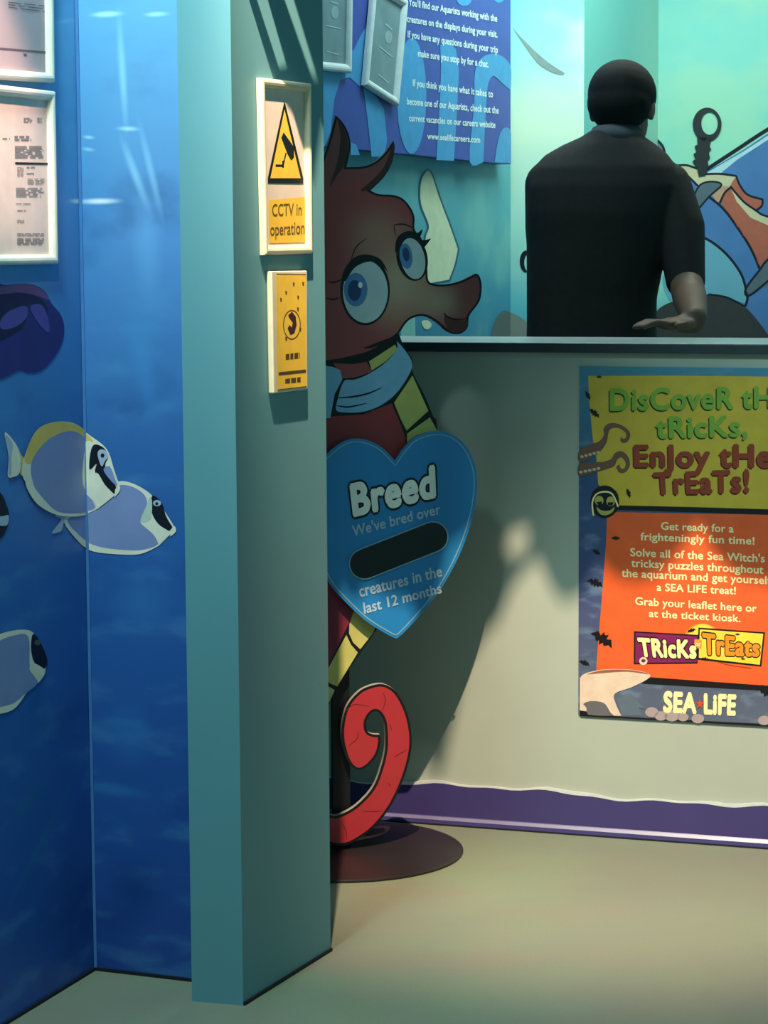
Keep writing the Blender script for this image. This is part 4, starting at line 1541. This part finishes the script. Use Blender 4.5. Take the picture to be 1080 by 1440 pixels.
def hand(wr, fwd, side, up):
    out = []
    palm = wr + fwd * .05
    out.append(('c', [(wr, .027), (wr + fwd * .03, .024)]))
    rot = Matrix((fwd, side, up)).transposed()
    out.append(('e', palm, (.052, .040, .017), rot))
    for k, (off, ln) in enumerate(((-.030, .066), (-.010, .076), (.010, .072), (.029, .056))):
        b0 = palm + fwd * .036 + side * off
        b1 = b0 + fwd * ln * .45 + up * .006
        b2 = b1 + fwd * ln * .33 - up * .006
        b3 = b2 + fwd * ln * .24 - up * .007
        out.append(('c', [(b0, .0098), (b1, .0092), (b2, .0086), (b3, .0074)]))
    t0 = wr + fwd * .022 - side * .030
    t1 = t0 + fwd * .030 - side * .022
    t2 = t1 + fwd * .026 - side * .006 - up * .004
    out.append(('c', [(t0, .013), (t1, .011), (t2, .009)]))
    return out


up = Vector((0, 0, 1))
fw = Vector((-.93, -.36, 0)).normalized()
hR = hand(wrR + Vector((-.004, 0, -.013)), fw, Vector((fw.y, -fw.x, 0)), up)
fl = Vector((.35, .93, -.1)).normalized()
sl = Vector((0.93, -.35, 0)).normalized()
hL = hand(wrL, fl, sl, sl.cross(fl).normalized())
legs = []
for sx_ in (-1, 1):
    hipj = Vector((low[0] + sx_ * .085, MY, .92))
    legs.append(('c', [(hipj, .08), (Vector((low[0] + sx_ * .095, MY + .01, .50)), .052), (Vector((low[0] + sx_ * .10, MY - .01, .30)), .052), (Vector((low[0] + sx_ * .10, MY - .01, .09)), .036)]))
    legs.append(('c', [(Vector((low[0] + sx_ * .10, MY - .03, .045)), .036), (Vector((low[0] + sx_ * .115, MY + .17, .035)), .030)]))
blob_mesh([('l', bodyr)] + head_parts + arms + hR + hL + legs, 'body', SKIN, man, .0055, 4)
shirt = [('l', rings + hip), ('c', [(shR + Vector((-.01, 0, .0)), .068), (W(956, 320, 6.16), .066), (elR, .052)]), ('c', [(shL, .070), (W(768, 320, 6.22), .056), (elL, .053), (elL.lerp(wrL, .25), .05)])]
sh_o = blob_mesh(shirt, 'polo_shirt', SHIRT, man, .0065, 5)
cb = W(866, 194, MY + .022)
V, Fc = [], []
for k in range(33):
    t_ = 2 * math.pi * k / 32
    for (r, z) in ((.060, -.004), (.057, .020), (.061, .023), (.070, .008), (.076, -.012)):
        V.append((cb.x + r * math.cos(t_), cb.y + r * math.sin(t_) * .98, cb.z + z + .008 * -math.sin(t_)))
for k in range(32):
    for i in range(4):
        q = k * 5 + i
        Fc.append((q, q + 5, q + 6, q + 1))
co = link_mesh('collar', V, Fc, [mat('collar_grey', (84, 86, 92), .8)], sh_o, smooth=True)
so_ = co.modifiers.new('s', 'SOLIDIFY')
so_.thickness = .003
blob_mesh([('c', [(Vector((low[0] + sx_ * .085, MY, .93)), .094), (Vector((low[0] + sx_ * .095, MY + .01, .50)), .068), (Vector((low[0] + sx_ * .10, MY - .01, .11)), .058)]) for sx_ in (-1, 1)]
          + [('l', [((low[0], MY, 1.06), .168, .108), ((low[0], MY, .95), .178, .118), ((low[0], MY, .86), .172, .112)])], 'trousers', TROU, man, .009, 4)
for sx_ in (-1, 1):
    x_ = low[0] + sx_ * .10
    blob_mesh([('e', (x_ + sx_ * .008, MY + .07, .05), (.048, .145, .05)), ('e', (x_, MY - .03, .065), (.042, .055, .06)), ('l', [((x_ + sx_ * .008, MY + .06, .0), .046, .14), ((x_ + sx_ * .008, MY + .06, .03), .048, .145)])],
              'shoe', mat('shoe_black', (22, 22, 24), .5), man, .008, 2)
blob_mesh([('e', hp_(0, -.010, .008), (.091, .100, .092), trn), ('e', hp_(0, -.030, -.022), (.086, .078, .074), trn), ('e', hp_(0, -.046, -.052), (.068, .048, .045), trn),
           ('e', hp_(0, .035, .045), (.074, .062, .050), trn)], 'hair', HAIR, man, .005, 14)
